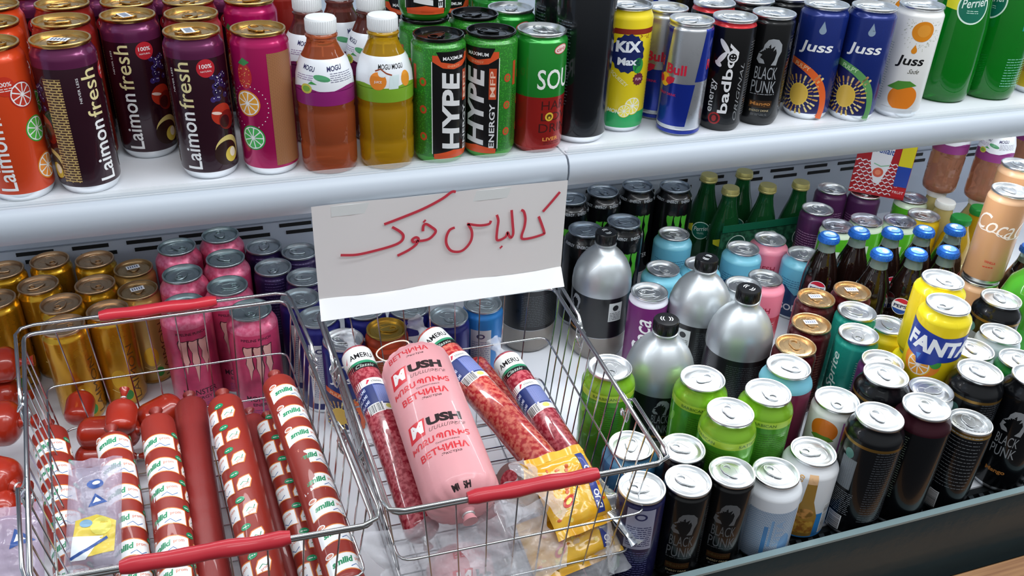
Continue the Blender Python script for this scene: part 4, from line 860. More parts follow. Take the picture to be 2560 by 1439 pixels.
def ywh():
    pr = [(0, .006), (.022, 0), (.027, .004), (.028, .02), (.028, .09), (.024, .12), (.016, .14), (.014, .155)]
    b = MB(); b.lathe(pr, M('#c9b878', .1, 0, .4, .4, 1, 1.3), 40); a = Art(); a.band(40, 80, ink('#cfc9a0'), 2*math.pi*28, 1); b2 = MB(); b2.wrap(a, pr, 3, .028)
    return [('bottle_body', b.mesh('bottle_body')), ('label_sleeve', b2.mesh('label_sleeve')), ('cap', capmesh(.0165, .148, .16, M('#e2e4e0', .35)))]
for px, py, mk, k, lb in ((2395, 538, ygr, 'yg', 'yellow juice bottle with a green cap, front one'), (2442, 516, ygr, 'yg', 'yellow juice bottle with a green cap, rear one'), (2367, 505, ywh, 'yw', 'pale bottle with a white cap in front of brown bottles')):
    bottle('juice_bottle', 'bottle', px, py, .16, .028, D, 0, lb, 'juice bottles behind the cola bottles', mk, k)
def gpet():
    pr = [(0, .008), (.03, 0), (.04, .004), (.043, .02), (.043, .11), (.042, .14), (.034, .17), (.018, .19), (.0145, .2)]
    b = MB(); b.lathe(pr, M('#5cbf3a', .1, 0, .4, .4, 1, 1.3), 56); a = Art(); a.band(50, 110, ink('#3fae34'), 2*math.pi*43, 1); b2 = MB(); b2.wrap(a, pr, 3, .043)
    return [('bottle_body', b.mesh('bottle_body')), ('label_sleeve', b2.mesh('label_sleeve')), ('cap', capmesh(.0165, .195, .212, M('#1f8a3c', .35)))]
bottle('soda_bottle', 'bottle', 2608, 640, .212, .043, D, 0, 'green plastic soda bottle cut off by the right edge', None, gpet, 'gp')

# ---- let neighbours that touch settle apart by a few millimetres
def relax():
    for _ in range(60):
        for i in range(len(ITEMS)):
            a = ITEMS[i]
            if 'on' in a: continue
            for j in range(i+1, len(ITEMS)):
                b = ITEMS[j]
                if 'on' in b: continue
                if (a['base'] == SHELF) != (b['base'] == SHELF): continue
                dx, dy = b['x']-a['x'], b['y']-a['y']; dd = math.hypot(dx, dy); need = a['r']+b['r']+.0006
                if dd < need:
                    if dd < 1e-6: dx, dy, dd = 0, .001, .001
                    q = (need-dd)/2/dd; a['x'] -= dx*q; a['y'] -= dy*q; b['x'] += dx*q; b['y'] += dy*q
        for a in ITEMS:
            if 'on' in a: continue
            lo = (SHELF_Y if a['base'] == SHELF else DECK_Y)+a['r']
            a['y'] = min(max(a['y'], lo), 1.352-a['r'])
            if a['base'] != SHELF:      # keep out of the baskets
                if .30 < a['x'] < .44 and .76 < a['y'] < .95: a['x'] = max(a['x'], .388+a['r'])
                for (bx0, bx1, by1) in ((-.30, .085, 1.014), (.10, .40, .958)):
                    if bx0-a['r'] < a['x'] < bx1+a['r']*0 and a['y']-a['r'] < by1 and a['x'] < bx1-.03 and not a.get('fixed'): a['y'] = by1+a['r']
SHELF_Y = .8705; DECK_Y = .592
relax()
for a in ITEMS:
    if 'on' in a:
        u = ITEMS[a['on']]; a['x'], a['y'] = u['x'], u['y']
for a in ITEMS: a['fn'](a)

# ---------------------------------------------------------------- hand-written paper sign
YS = .851
def card():
    PA_DIM = M('#dedcdc', .6); PB_LIT = M('#f4f5f7', .5)  # same paper: flap coloured paler for the light it catches, panel greyer
    c = [PY(778, 512, YS), PY(1418, 455, YS), PY(1403, 668, YS), PY(797, 748, YS)]; e = [PY(1405, 715, YS-.010), PY(806, 800, YS-.010)]
    zt, zf, zb = (c[0].z+c[1].z)/2, (c[2].z+c[3].z)/2, (e[0].z+e[1].z)/2
    x0, x1 = (c[0].x+c[3].x)/2, (c[1].x+c[2].x)/2; o = Vector(((x0+x1)/2, YS, zt))
    t = empty('paper_sign', o)
    b = MB(); W_ = (x1-x0)/2; n = 14; vs = []
    for j, (zz, yy) in enumerate(((0, 0), ((zf-zt)*.5, .0006), (zf-zt, 0))):
        for i in range(n+1):
            x = -W_+2*W_*i/n; vs.append((x, yy+.0012*math.sin(i*.8+j), zz))
    m = len(vs); vs += [(x, y+.0007, z) for x, y, z in vs]; w = n+1; f = []
    for j in range(2):
        for i in range(n): a = j*w+i; f += [(a, a+w, a+w+1, a+1), (m+a, m+a+1, m+a+w+1, m+a+w)]
    b.add(vs, f, PA_DIM)
    def fm(u, v, off): return (u, -.0016-off, v)
    zx, zy, sc = 760, 440, 3.765
    ST = [[(2410,150),(2330,245),(2250,335)], [(2210,380),(2240,460),(2262,530),(2250,548),(2150,580),(2062,592),(2050,560),(2075,480),(2085,400),(2070,335),(2045,320)],
      [(1955,320),(1965,450),(1970,540),(1950,580),(1930,560),(1918,530),(1900,570),(1850,600),(1815,595),(1820,500),(1830,420),(1815,365)], [(1850,664),(1862,674)],
      [(1760,420),(1740,452),(1650,465),(1535,450)], [(1545,452),(1580,520),(1575,600),(1530,670),(1470,710),(1390,705),(1345,650),(1340,580),(1370,510),(1420,485)],
      [(1128,420),(1142,430)], [(1120,520),(1125,470),(1150,452),(1200,480),(1240,515),(1220,555),(1170,595),(1090,610),(1075,585),(1050,578),(1020,600),(1035,622),(1070,612),(1050,650),(980,700),(880,750)],
      [(1430,150),(1390,150),(1300,215),(1120,310),(900,400),(755,455)], [(830,480),(900,520),(935,560),(920,610),(850,650),(700,695),(500,740),(345,745)]]
    RD = ink('#c83c4c'); a = Art()
    for st in ST:
        q = [PY(zx+x/sc, zy+y/sc, YS-.002)-o for x, y in st]; q = [(p.x, p.z) for p in q]
        if len(q) > 2:                                # smooth the stroke
            o2 = []
            for i in range(len(q)-1):
                p0, p1, p2, p3 = q[max(0, i-1)], q[i], q[i+1], q[min(len(q)-1, i+2)]
                for k in range(5):
                    tt = k/5; o2.append(tuple(.5*((2*p1[c_])+(-p0[c_]+p2[c_])*tt+(2*p0[c_]-5*p1[c_]+4*p2[c_]-p3[c_])*tt*tt+(-p0[c_]+3*p1[c_]-3*p2[c_]+p3[c_])*tt**3) for c_ in (0, 1)))
            q = o2+[q[-1]]
        a.mark([q], .0031 if len(st) > 2 or st[0][0] > 2000 else .004, RD, 1)
    b.wrap(a, [(0, 0)], R0=1, fmap=fm); link('written_panel', b.mesh('written_panel', 60), t)
    b = MB(); z1, z2 = zf-zt, zb-zt; b.add([(-W_, 0, z1), (W_, 0, z1), (W_+.001, -.012, z2), (-W_-.001, -.012, z2), (-W_, .0009, z1), (W_, .0009, z1), (W_+.001, -.011, z2-.0006), (-W_-.001, -.011, z2-.0006)], [(0, 3, 2, 1), (4, 5, 6, 7), (2, 3, 7, 6), (0, 4, 7, 3), (1, 2, 6, 5), (0, 1, 5, 4)], PB_LIT)
    link('folded_flap', b.mesh('folded_flap'), t)
    b = MB(); b.box((-W_+.02, .0008, -.014), (W_-.02, .0042, -.002), M('#d8dcdc', .3)); link('tape', b.mesh('tape'), t)
    tag(t, 'white paper sign with red handwriting hanging from the shelf edge', 'sign')
card()
# ---------------------------------------------------------------- wire baskets
RIM = -.61
def lerp(a, b, t): return a+(b-a)*t
def basket(BL, BR, FR, FL, label, gb, gf, pivb, pivf):
    o = Vector(((BL[0]+FR[0])/2, (BL[1]+FR[1])/2, Z(DECK)+.001)); t = empty('wire_basket', o); H = RIM-DECK-.001
    V = lambda p, z: Vector((p[0]-o.x, p[1]-o.y, z))
    cx = sum(p[0] for p in (BL, BR, FR, FL))/4; cy = sum(p[1] for p in (BL, BR, FR, FL))/4
    def ring(z, r, m, b, rad=.014, ext=0.):
        k = 1-(1-z/H)*.16
        cs = [Vector((cx+(p[0]-cx)*k*(1+ext), cy+(p[1]-cy)*(k+(1-k)*.25)*(1+ext*.7), 0)) for p in (BL, BR, FR, FL)]; pts = []
        for i in range(4):
            a, c, d = cs[i-1], cs[i], cs[(i+1) % 4]; e1 = (a-c).normalized(); e2 = (d-c).normalized()
            for q in range(5):
                tt = q/4; p = c+e1*rad*(1-tt)**2+e2*rad*tt**2; pts.append(Vector((p.x-o.x, p.y-o.y, z)))
        if b is not None: b.tube(pts, r, m, 8, True)
        return cs
    b = MB(); ring(H, .0026, WIRE, b); link('rim', b.mesh('rim', 60), t)
    b = MB(); top = ring(H, 0, None, None); lo = ring(.002, 0, None, None)
    ring(H-.073, .0013, WIRE, b); ring(H-.135, .0013, WIRE, b); ring(.002, .0016, WIRE, b)
    off = Vector((o.x, o.y, 0))
    for i, n in ((0, 9), (1, 15), (2, 9), (3, 15)):
        for k in range(1, n):
            s_ = k/n; a = top[i].lerp(top[(i+1) % 4], s_)-off; c = lo[i].lerp(lo[(i+1) % 4], s_)-off
            b.tube([Vector((a.x, a.y, H)), Vector((c.x, c.y, .002))], .00095, WIRE, 5)
    for n, i0, i1, j0, j1 in ((12, 0, 3, 1, 2), (8, 0, 1, 3, 2)):
        for k in range(1, n):
            a = lo[i0].lerp(lo[i1], k/n)-off; c = lo[j0].lerp(lo[j1], k/n)-off; b.tube([Vector((a.x, a.y, .0035)), Vector((c.x, c.y, .0035))], .00095, WIRE, 5)
    link('wire_mesh', b.mesh('wire_mesh', 60), t)
    for e0, e1, piv, (g0, g1), s_ in ((BL, BR, pivb, gb, 1), (FL, FR, pivf, gf, -1)):
        far = (FL, FR) if s_ > 0 else (BL, BR)
        def side(pe, pf): u = (piv-pe[1])/(pf[1]-pe[1]); return (lerp(pe[0], pf[0], u), piv)
        q0 = side(e0, far[0]); q1 = side(e1, far[1]); hz = H+.0085; ex = .0055; b = MB()
        pts = [V((q0[0]-ex, q0[1]), H-.018), V((q0[0]-ex, q0[1]), H-.004), V((q0[0]-ex, q0[1]+s_*.012), hz-.002), V((e0[0]-ex, e0[1]-s_*.012), hz), V((e0[0]-ex+.004, e0[1]+s_*.001), hz), V((e0[0]+.012, e0[1]+s_*.006), hz)]
        pts += [V((e1[0]-.012, e1[1]+s_*.006), hz), V((e1[0]+ex-.004, e1[1]+s_*.001), hz), V((e1[0]+ex, e1[1]-s_*.012), hz), V((q1[0]+ex, q1[1]+s_*.012), hz-.002), V((q1[0]+ex, q1[1]), H-.004), V((q1[0]+ex, q1[1]), H-.018)]
        b.tube(pts, .0021, WIRE, 8)
        for q, sg in ((q0, -1), (q1, 1)):
            b.tube([V((q[0]+sg*(ex+.004*math.cos(a)-.002), q[1]+.006*math.sin(a)), H-.018-.004+.007*math.cos(a*2)) for a in [2*math.pi*i/16 for i in range(16)]], .0015, WIRE, 6, True)
            b.tube([V((q[0]+sg*.001, q[1]-.009), H+.002), V((q[0]+sg*ex*1.6, q[1]-.004), H-.010), V((q[0]+sg*ex*1.6, q[1]+.004), H-.010), V((q[0]+sg*.001, q[1]+.009), H+.002)], .0014, WIRE, 6)
        h = link('handle', b.mesh('handle', 60), t)
        b = MB(); y0 = lerp(e0[1], e1[1], (g0-e0[0])/(e1[0]-e0[0]))+s_*.006; y1 = lerp(e0[1], e1[1], (g1-e0[0])/(e1[0]-e0[0]))+s_*.006; n = 16; pp = []; rr = []
        for i in range(n+1):
            u = i/n; pp.append(V((lerp(g0, g1, u), lerp(y0, y1, u)), hz+.0006*math.sin(u*14))); rr.append(.0070+.0006*math.sin(u*3.14)-(.0012 if i in (0, n) else 0)+(.0004*math.sin(u*22)))
        b.tube(pp, 0, M('#c02a38', .35, 0, .2), 12, radii=rr); link('grip', b.mesh('grip', 50), h)
    tag(t, label, 'basket', 'chrome wire shopping baskets')
g0, g1 = P(247, 803, RIM+.0085).x, P(543, 766, RIM+.0085).x; h1 = P(733, 1380, RIM+.0085).x
basket((-.245, 1.006), (.058, 1.004), (.091, .592), (-.196, .606), 'left chrome wire shopping basket full of red sausages', (g0, g1), (h1-.14, h1), .873, .735)
k0, k1 = P(1188, 1292, RIM+.0085).x, P(1520, 1226, RIM+.0085).x
basket((.095, .950), (.400, .945), (.386, .592), (.107, .600), 'right chrome wire shopping basket with pink ham and salami', (.18, .31), (k0, k1), .85, .70)
# ---------------------------------------------------------------- sausages and packs
def aim(p0, p1, roll=0):
    d = (p1-p0).normalized(); c = Vector((0, 0, ZC))-(p0+p1)/2; c = (c-d*c.dot(d)).normalized(); y = -c; x = y.cross(d).normalized()
    m = Matrix((x, y, d)).transposed().to_4x4() @ Matrix.Rotation(math.radians(roll), 4, 'Z'); m.translation = p0; return m
def roundprof(L, r, e, end=.25):
    p = []
    for i in range(7): a = math.pi/2*i/6; p.append((r*(end+(1-end)*math.sin(a)) if i else 0, e*(1-math.cos(a))))
    return p+[(r, L*.33), (r, L*.66)]+[(q[0], L-q[1]) for q in p[::-1]]
def bend(mb, amp, L, ax=(1, 0)):
    mb.v = [(x+ax[0]*amp*math.sin(math.pi*min(1, max(0, z/L))), y+ax[1]*amp*math.sin(math.pi*min(1, max(0, z/L))), z) for x, y, z in mb.v]
def wiener_art(L):
    a = Art(); n = int(L*1000/36); W = ink('#eceef0'); O = ink('#d9803a'); G = ink('#1f8a5c'); BL_ = ink('#3f6aa0')
    for i in range(n+1):
        v = 10+i*36
        if v+24 > L*1000-6: break
        def arc(u0, u1, lo, hi, k): return [(u0+(u1-u0)*j/10, v+lo+k*math.sin(math.pi*j/10)) for j in range(11)]+[(u1-(u1-u0)*j/10, v+hi+k*math.sin(math.pi*(1-j/10))) for j in range(11)]
        a.poly(arc(-27, 21, -1.2, 20.2, 4), O, 1); a.poly(arc(-26, 20, 0, 19, 4), W, 2)
        a.text('smilid', -9, v+14, 7.4, G, 3, 8, .045, .25, 23); a.text('prom', 10, v+15, 4, ink('#cf6a3c'), 3, 0, .01, 0, 11); a.mark([[(-2, v+6), (4, v+9), (9, v+4), (15, v+7)]], 1, BL_, 3)
        a.ell(-20, v+24.5, 5, 3.2, W, 2, 16); a.ell(-20, v+24.5, 3.8, 2, ink('#c9806a'), 3, 12)
        a.ell(24, v+24, 5.5, 3.8, G, 2, 16); a.dashes(20.5, v+22.6, 27.5, v+25.4, 1, W, 3, .9)
        a.poly([(24, v), (38, v+1), (42, v+13), (40, v+20), (28, v+16), (24, v+8)], O, 1); a.poly([(25, v+1), (37, v+2), (41, v+13), (39, v+18.6), (29, v+15), (25, v+8)], W, 2); a.mark([[(28, v+6), (32, v+10), (36, v+8), (38, v+13)]], .9, G, 3); a.text('prom', 34, v+5, 3.2, ink('#cf6a3c'), 3, 30, .01)
    return a
CAS = M('#8c2a20', .42, 0, .2, bump=.06); CASD = M('#842a28', .42, 0, .2, bump=.14); CLIP = M('#d9dadb', .3, .8)
WC = {}
def sausage(p0, p1, r, roll, label, group, plain=False, name='sausage', mat=None, bnd=.003, art=None, e=.012):
    L = (p1-p0).length; m = mat or CAS; b = MB(); pr = roundprof(L, r, e); b.lathe(pr, m, 40)
    if not plain: b.wrap(art(L) if art else wiener_art(L), pr[6:-6], 3, r)
    bend(b, bnd, L)
    t = empty(name, p0); t.matrix_world = aim(p0, p1, roll); tag(t, label, 'sausage', group)
    link('casing', b.mesh('casing', 50), t)
    b = MB()
    b.lathe([(0, L-.001), (r*.3, L), (r*.16, L+.004), (r*.2, L+.008), (r*.42, L+.014), (0, L+.015)], m, 14); b.tube([(r*.22*math.cos(a), r*.22*math.sin(a), L+.005) for a in [2*math.pi*i/12 for i in range(12)]], .0012, CLIP, 6, True)
    link('tied_end', b.mesh('tied_end', 60), t)
    return t
GW = 'red sausages in the left basket'
def W2(a, z0, b, z1, r, roll, lab, **k): return sausage(P(b[0], b[1], z1), P(a[0], a[1], z0), r, roll, lab, GW, **k)
# basket 1, left to right; second point is the end towards the shopper
W2((122, 1078), -.715, (205, 1585), -.765, .0195, -14, 'patterned red sausage against the left side wires of the left basket')
W2((281, 1092), -.705, (352, 1600), -.762, .0190, 4, 'patterned red sausage second from the left, partly under a clear bag')
W2((392, 1048), -.702, (458, 1590), -.750, .0195, -16, 'patterned red sausage third from the left, labels on its right-hand face')
W2((476, 1006), -.722, (558, 1600), -.768, .0195, 180, 'plain red ribbed sausage in the middle of the left basket', plain=True, mat=CASD)
W2((560, 1002), -.690, (690, 1560), -.738, .0205, -88, 'red sausage just right of the plain one, labels only along its left side')
W2((628, 1045), -.742, (765, 1570), -.785, .0165, 180, 'plain dark red sausage lying low between labelled ones', plain=True, mat=CASD)
W2((672, 1055), -.722, (820, 1560), -.760, .0155, -78, 'patterned red sausage wedged under the rightmost one')
W2((692, 954), -.664, (872, 1480), -.700, .0190, 38, 'patterned red sausage on top at the right side of the left basket', e=.01)
W2((768, 1180), -.775, (880, 1560), -.785, .0160, -20, 'patterned red sausage low in the right front corner of the left basket')
HOT = M('#a02a18', .24, 0, .45, bump=.12)
def polony(p0, p1, r, label, group, white=False):
    L = (p1-p0).length; b = MB(); pr = roundprof(L, r, r*.7, .2); b.lathe(pr, HOT, 40)
    if white:
        a = Art(); a.rect(-r*600, L*500-5, r*600, L*500+5, ink('#d8dadc'), 1); a.dashes(-r*500, L*500-3, r*500, L*500+3, 2, ink('#5a8a7a'), 2, .9); b.wrap(a, pr[6:-6], 3, r)
    bend(b, r*.25, L, (0, 1)); t = empty('polony_sausage', p0); t.matrix_world = aim(p0, p1); tag(t, label, 'sausage', group); link('casing', b.mesh('casing', 60), t)
    b = MB(); b.lathe([(0, L-.002), (r*.28, L), (r*.12, L+.005), (r*.3, L+.016), (r*.34, L+.018), (0, L+.017)], HOT, 14); b.tube([(r*.15*math.cos(a), r*.15*math.sin(a), L+.005) for a in [2*math.pi*i/12 for i in range(12)]], .0014, CLIP, 6, True); link('tied_end', b.mesh('tied_end', 60), t)
GP = 'glossy orange-red ring sausages'
polony(P(200, 1085, -.745), P(345, 1075, -.735), .021, 'glossy red sausage lying crosswise behind the patterned ones', GP)
polony(P(300, 1080, -.715), P(308, 1003, -.700), .018, 'short glossy red sausage end standing up behind the clear bag', GP)
polony(P(350, 1065, -.740), P(455, 1010, -.735), .023, 'glossy red sausage arching behind the third patterned sausage', GP)
polony(P(190, 1150, -.772), P(335, 1140, -.772), .02, 'glossy red sausage in the gap above the clear bag', GP)
polony(P(195, 1052, -.765), P(205, 985, -.755), .018, 'glossy red sausage end near the left basket\'s back left corner', GP)
GQ = 'glossy red sausages left of the baskets'
polony(P(-95, 925, -.71), P(48, 905, -.71), .024, 'upright-looking red sausage with a white strip, left edge behind the basket', GQ, True)
polony(P(-110, 1065, -.72), P(52, 1055, -.72), .028, 'fat glossy red sausage at the left edge, upper of two', GQ)
polony(P(-110, 1185, -.73), P(34, 1215, -.73), .030, 'fat glossy red sausage at the left edge, lower of two, with a clip', GQ)
polony(P(-80, 985, -.755), P(46, 985, -.755), .022, 'red sausage tucked between others at the left edge', GQ)
polony(P(-120, 1300, -.745), P(50, 1268, -.745), .024, 'red sausage under the clear bag at the left edge', GQ)
# salami
MEAT = M('#a31f26', .22, 0, .7, kind='noise', hex2='#c9705f', sc=190.); MEATD = M('#8a1a2c', .2, 0, .8, kind='noise', hex2='#b85a62', sc=210.)
def salami_art(L):
    a = Art(); T = L*1000; W = ink('#e6e8e6'); NV = ink('#1f2f6a'); C = 2*math.pi*19.5
    a.band(T-34, T-10, W, C, 1); a.band(T-46, T-38, BLACK, C, 1); a.band(T-38, T-34, ink('#2f8a64'), C, 1); a.text('AMERU', 2, T-25, 8, BLACK, 2, 0, .02, 0, 30); a.poly([(-22, T-28), (-16, T-20), (-19, T-28)], ink('#c22843'), 2); a.text('Classic', 2, T-42, 5, ink('#c9d6cc'), 2, 0, 0, .4, 24)
    a.band(T-74, T-64, W, C, 1); a.text('classic', 8, T-69, 4, ink('#5a5a5a'), 2, 0, .01); a.poly([(-6, T-72), (-3, T-66), (0, T-67), (-4, T-72)], ink('#c22843'), 2)
    a.band(T-106, T-74, NV, C, 1); a.rect(2, T-104, 26, T-76, M('#46528e', .4, kind='print', hex2='#8a94c0', sc=170.), 2); a.rect(1, T-106, 2, T-74, ink('#5a6aa8'), 2)
    for i in range(3): a.text('SALAMI', -18, T-81-i*9, 5, ink('#c9d0e6'), 2, 14, .01, .2, 18)
    a.band(T-116, T-106, W, C, 1); a.bars(-14, T-116, 4, T-104, 2); a.ell(12, T-110, 5, 3.6, ink('#c9c86a'), 2, 12); return a
def film_end(t, L, r):
    b = MB(); n = 18; vs = []; m = 7
    for j in range(m):
        for i in range(n):
            a = 2*math.pi*i/n; rr = r*(.85-.62*math.sin(min(1, j/3)*math.pi/2)+(.12*(j-3) if j > 3 else 0))*(1+.2*math.sin(a*5+j)); vs.append((rr*math.cos(a), rr*math.sin(a)*.7, L-.003+j*.006))
    b.add(vs, [(j*n+i, j*n+(i+1) % n, (j+1)*n+(i+1) % n, (j+1)*n+i) for j in range(m-1) for i in range(n)], FILM); link('film_tail', b.mesh('film_tail', 80), t)
FILM = M('#e8ecf2', .12, 0, 0, 0, .38, bump=.3)
GS = 'salami sticks in the right basket'
def salami(a, z0, b, z1, r, roll, lab, lb=True, mat=None, film=True):
    p1, p0 = P(a[0], a[1], z0), P(b[0], b[1], z1); L = (p1-p0).length; bb = MB(); pr = roundprof(L, r, .012); bb.lathe(pr, mat or MEAT, 44)
    if lb: bb.wrap(salami_art(L), pr[6:-5], 3, r)
    bend(bb, .003, L); t = empty('salami_stick', p0); t.matrix_world = aim(p0, p1, roll); tag(t, lab, 'salami', GS); link('casing', bb.mesh('casing', 60), t)
    if film: film_end(t, L, r)
    b = MB(); b.lathe([(0, .002), (r*.25, 0), (r*.14, -.004), (r*.3, -.012), (0, -.013)][::-1], CLIP, 12); link('clip_end', b.mesh('clip_end', 60), t)
salami((886, 878), -.655, (1062, 1345), -.715, .0192, 8, 'salami at the left side of the right basket, white and navy sleeve', mat=MEATD)
salami((1068, 838), -.655, (1372, 1178), -.690, .0205, 14, 'salami in the middle of the right basket, just right of the ham')
salami((1258, 893), -.690, (1515, 1300), -.735, .0185, 0, 'salami along the right side wires of the right basket', mat=MEATD)
salami((1182, 905), -.738, (1440, 1240), -.775, .0175, 90, 'bare salami lying lower between the middle and right ones', lb=False, film=False)
salami((1135, 1090), -.745, (1262, 1400), -.782, .0180, 0, 'dark salami under the ham towards the basket\'s front', lb=False, mat=MEATD, film=False)
salami((1330, 1230), -.772, (1500, 1385), -.785, .0180, 0, 'salami lying low under the yellow packs', lb=False, mat=MEATD, film=False)
# ham
def ham_art(L):
    a = Art(); T = L*1000; R_ = ink('#d8323c'); K = ink('#26181c'); G = ink('#7a5a5c')
    for v in (T-50, T-124, T-8+0):
        if v > T-20: a.text('ВЕТЧИНА', -4, T-22, 7, R_, 2, 2, .02, 0, 50); a.text('Экстра', 4, T-29, 3.4, K, 2, 2, 0, .2, 20); continue
        a.poly([(-36, v-9), (-14, v-9), (-10, v+11), (-33, v+11)], R_, 1); a.text('M', -22, v+2, 14, ink('#f6f0f0'), 3, 0, .05, .1, 18); a.text('USH', 11, v+4, 11, K, 2, 0, .06, .05, 40); a.text('ՄՍԱՄԹԵՐՔ', 12, v-6, 4.4, G, 2, 0, 0, .3, 42)
        a.text('ԽՈԶԱՊՈՒԽՏ', -2, v-18, 7.5, R_, 2, 0, .03, .1, 72); a.text('Сырокопченый', 6, v-25, 2.8, G, 2, 0, 0, 0, 26); a.text('ВЕТЧИНА', -1, v-33, 8, R_, 2, 0, .03, 0, 56); a.text('Экстра', 6, v-40.5, 4, K, 2, 0, 0, .2, 22)
    a.text('MUSH', 4, 10, 6, K, 2, 0, .05, 0, 22)
    return a
HAM = M('#e3a0a6', .38, 0, .2, bump=.16)
def ham(p0, p1, r, roll, lab, string=True, art=True):
    L = (p1-p0).length; b = MB(); pr = roundprof(L, r, .021, .3); b.lathe(pr, HAM, 64)
    nv = []                                               # gathered folds at the ends
    for x, y, z in b.v:
        k = max(0, 1-min(z, L-z)/.021); a = math.atan2(x, y); f = 1+.05*k*math.sin(a*17)*math.hypot(x, y)/r; nv.append((x*f, y*f, z))
    b.v = nv
    if art: b.wrap(ham_art(L), pr[1:-1], 3, r)
    t = empty('ham_roll', p0); t.matrix_world = aim(p0, p1, roll); tag(t, lab, 'ham', 'pink hams in the right basket'); link('casing', b.mesh('casing', 60), t)
    b = MB(); b.lathe([(0, -.012), (r*.2, -.012), (r*.12, -.003), (r*.3, .004), (0, .004)], HAM, 16); b.tube([(r*.14*math.cos(a), r*.14*math.sin(a), -.004) for a in [2*math.pi*i/12 for i in range(12)]], .0016, CLIP, 6, True); link('tied_end', b.mesh('tied_end', 60), t)
    if string:
        b = MB(); q = []
        for i in range(33):
            u = i/32*2*math.pi; q.append((-.018+.017*math.cos(u)+.006*math.sin(2*u), -r*.1-.004*math.sin(u), L+.010+.020*math.sin(u)*.7))
        b.tube(q, .0009, M('#e6dcc6', .6), 6, True); link('string_loop', b.mesh('string_loop', 60), t)
ham(P(1168, 1278, -.665), P(1030, 892, -.612), .0405, 0, 'pink boxy ham with red and black lettering lying on top of the salami')
ham(P(1165, 1500, -.768), P(1140, 1375, -.752), .036, 40, 'second pink ham under clear film at the basket\'s front', False)
# pouches
def pouch(name, cat, c, ux, vy, w, h, th, mat, lab, group, art=None, seed=0, wr=.0025, seal=None, film=False):
    """soft pack centred at c; ux, vy = its width and height directions"""
    ux = Vector(ux).normalized(); vy = Vector(vy); vy = (vy-ux*vy.dot(ux)).normalized(); nz = ux.cross(vy)
    if nz.z < 0: nz = -nz
    def top(u, v, off=0.):
        a, b_ = min(1, abs(2*u/w)), min(1, abs(2*v/h)); k = (1-a**3)**.5*(1-b_**3)**.5
        n = noise.noise(Vector((u*38+seed, v*38, seed*.7)))*wr*1.4+abs(noise.noise(Vector((u*90, v*90+seed, 3))))*wr
        return th/2*k+n*(.25+k)+off
    N_ = 30; b = MB(); vs = []; uv = []
    for s in (1, -1):
        for j in range(N_+1):
            for i in range(N_+1):
                u = (i/N_-.5)*w; v = (j/N_-.5)*h; z = top(u, v) if s > 0 else -top(u, v)*.8-.0004; vs.append(ux*u+vy*v+nz*z); uv.append((u, v))
    K = (N_+1)**2; f = []
    for j in range(N_):
        for i in range(N_): a = j*(N_+1)+i; f += [(a, a+1, a+N_+2, a+N_+1), (K+a, K+a+N_+1, K+a+N_+2, K+a+1)]
    b.add(vs, f, mat, uv)
    if art:
        def fm(u, v, off): p = ux*u/1000+vy*v/1000+nz*top(u/1000, v/1000, off+.0003); return (p.x, p.y, p.z)
        # cut on a fine grid so that the print follows the wrinkles
        for vs_, ts, m_, L_ in art.it:
            bm = bmesh.new(); bv = [bm.verts.new((x, y, 0)) for x, y in vs_]
            for t_ in ts:
                try: bm.faces.new([bv[i] for i in t_])
                except ValueError: pass
            for ax, (mn, mx_) in ((0, (min(v[0] for v in vs_), max(v[0] for v in vs_))), (1, (min(v[1] for v in vs_), max(v[1] for v in vs_)))):
                k = math.floor(mn/3)+1
                while k*3 < mx_: co = [0, 0, 0]; no = [0, 0, 0]; co[ax] = k*3; no[ax] = 1; bmesh.ops.bisect_plane(bm, geom=bm.verts[:]+bm.edges[:]+bm.faces[:], plane_co=co, plane_no=no); k += 1
            bm.verts.index_update(); b.add([fm(v.co.x, v.co.y, .0002*L_) for v in bm.verts], [[v.index for v in f_.verts] for f_ in bm.faces], m_, [(v.co.x/1000, v.co.y/1000) for v in bm.verts]); bm.free()
    t = empty(name, c); tag(t, lab, cat, group); link('pack', b.mesh('pack', 80), t)
    for s in (-1, 1):
        b = MB(); q = []
        for i in range(13):
            u = (i/12-.5)*w; q += [ux*u+vy*(s*h/2)+nz*(.0012*math.sin(i*1.7)), ux*u+vy*(s*(h/2+.009))+nz*(.003*math.sin(i*1.3+s))]
        b.add(q, [(2*i, 2*i+1, 2*i+3, 2*i+2) for i in range(12)], seal or mat); link('sealed_edge', b.mesh('sealed_edge', 80), t)
    return t
YP = M('#e0a41c', .2, 0, .6, kind='noise', hex2='#e8b83a', sc=25.)
def yart(w, h):
    a = Art(); random.seed(12)
    for i in range(26): a.ell(random.uniform(-w/2+6, w/2-6), random.uniform(-h/2+6, h/2-6), random.uniform(1, 3), random.uniform(1, 2.4), ink(random.choice(('#cf5a22', '#e8cf6a', '#d8802a'))), 1, 10)
    a.poly([(w/2-22, -h/2+3), (w/2-12, -h/2+3), (w/2-8, h/2-3), (w/2-18, h/2-3)], ink('#2c3c8c'), 2); a.text('DUO', w/2-15, 8, 7, WHITE, 3, 82, .03); a.text('DUO', w/2-16, -20, 7, WHITE, 3, 82, .03); a.ell(-w/6, -h/6, 9, 5, ink('#c8341c'), 2, 16, rot=.5); a.ell(-w/6, -h/6, 5, 2.4, ink('#f0d86a'), 3, 12, rot=.5); return a
GY = 'yellow snack packs in the right basket'
pouch('snack_pack', 'pack', P(1425, 1225, -.690), (1, .25, -.1), (-.15, .8, .45), .078, .075, .022, YP, 'yellow crumpled pack with dark blue strip above the red front grip', GY, yart(78, 75), 1)
pouch('snack_pack', 'pack', P(1425, 1345, -.735), (1, .1, .1), (0, .7, .55), .105, .050, .018, YP, 'yellow pack seen below the red front grip through the wires', GY, yart(105, 50), 2)
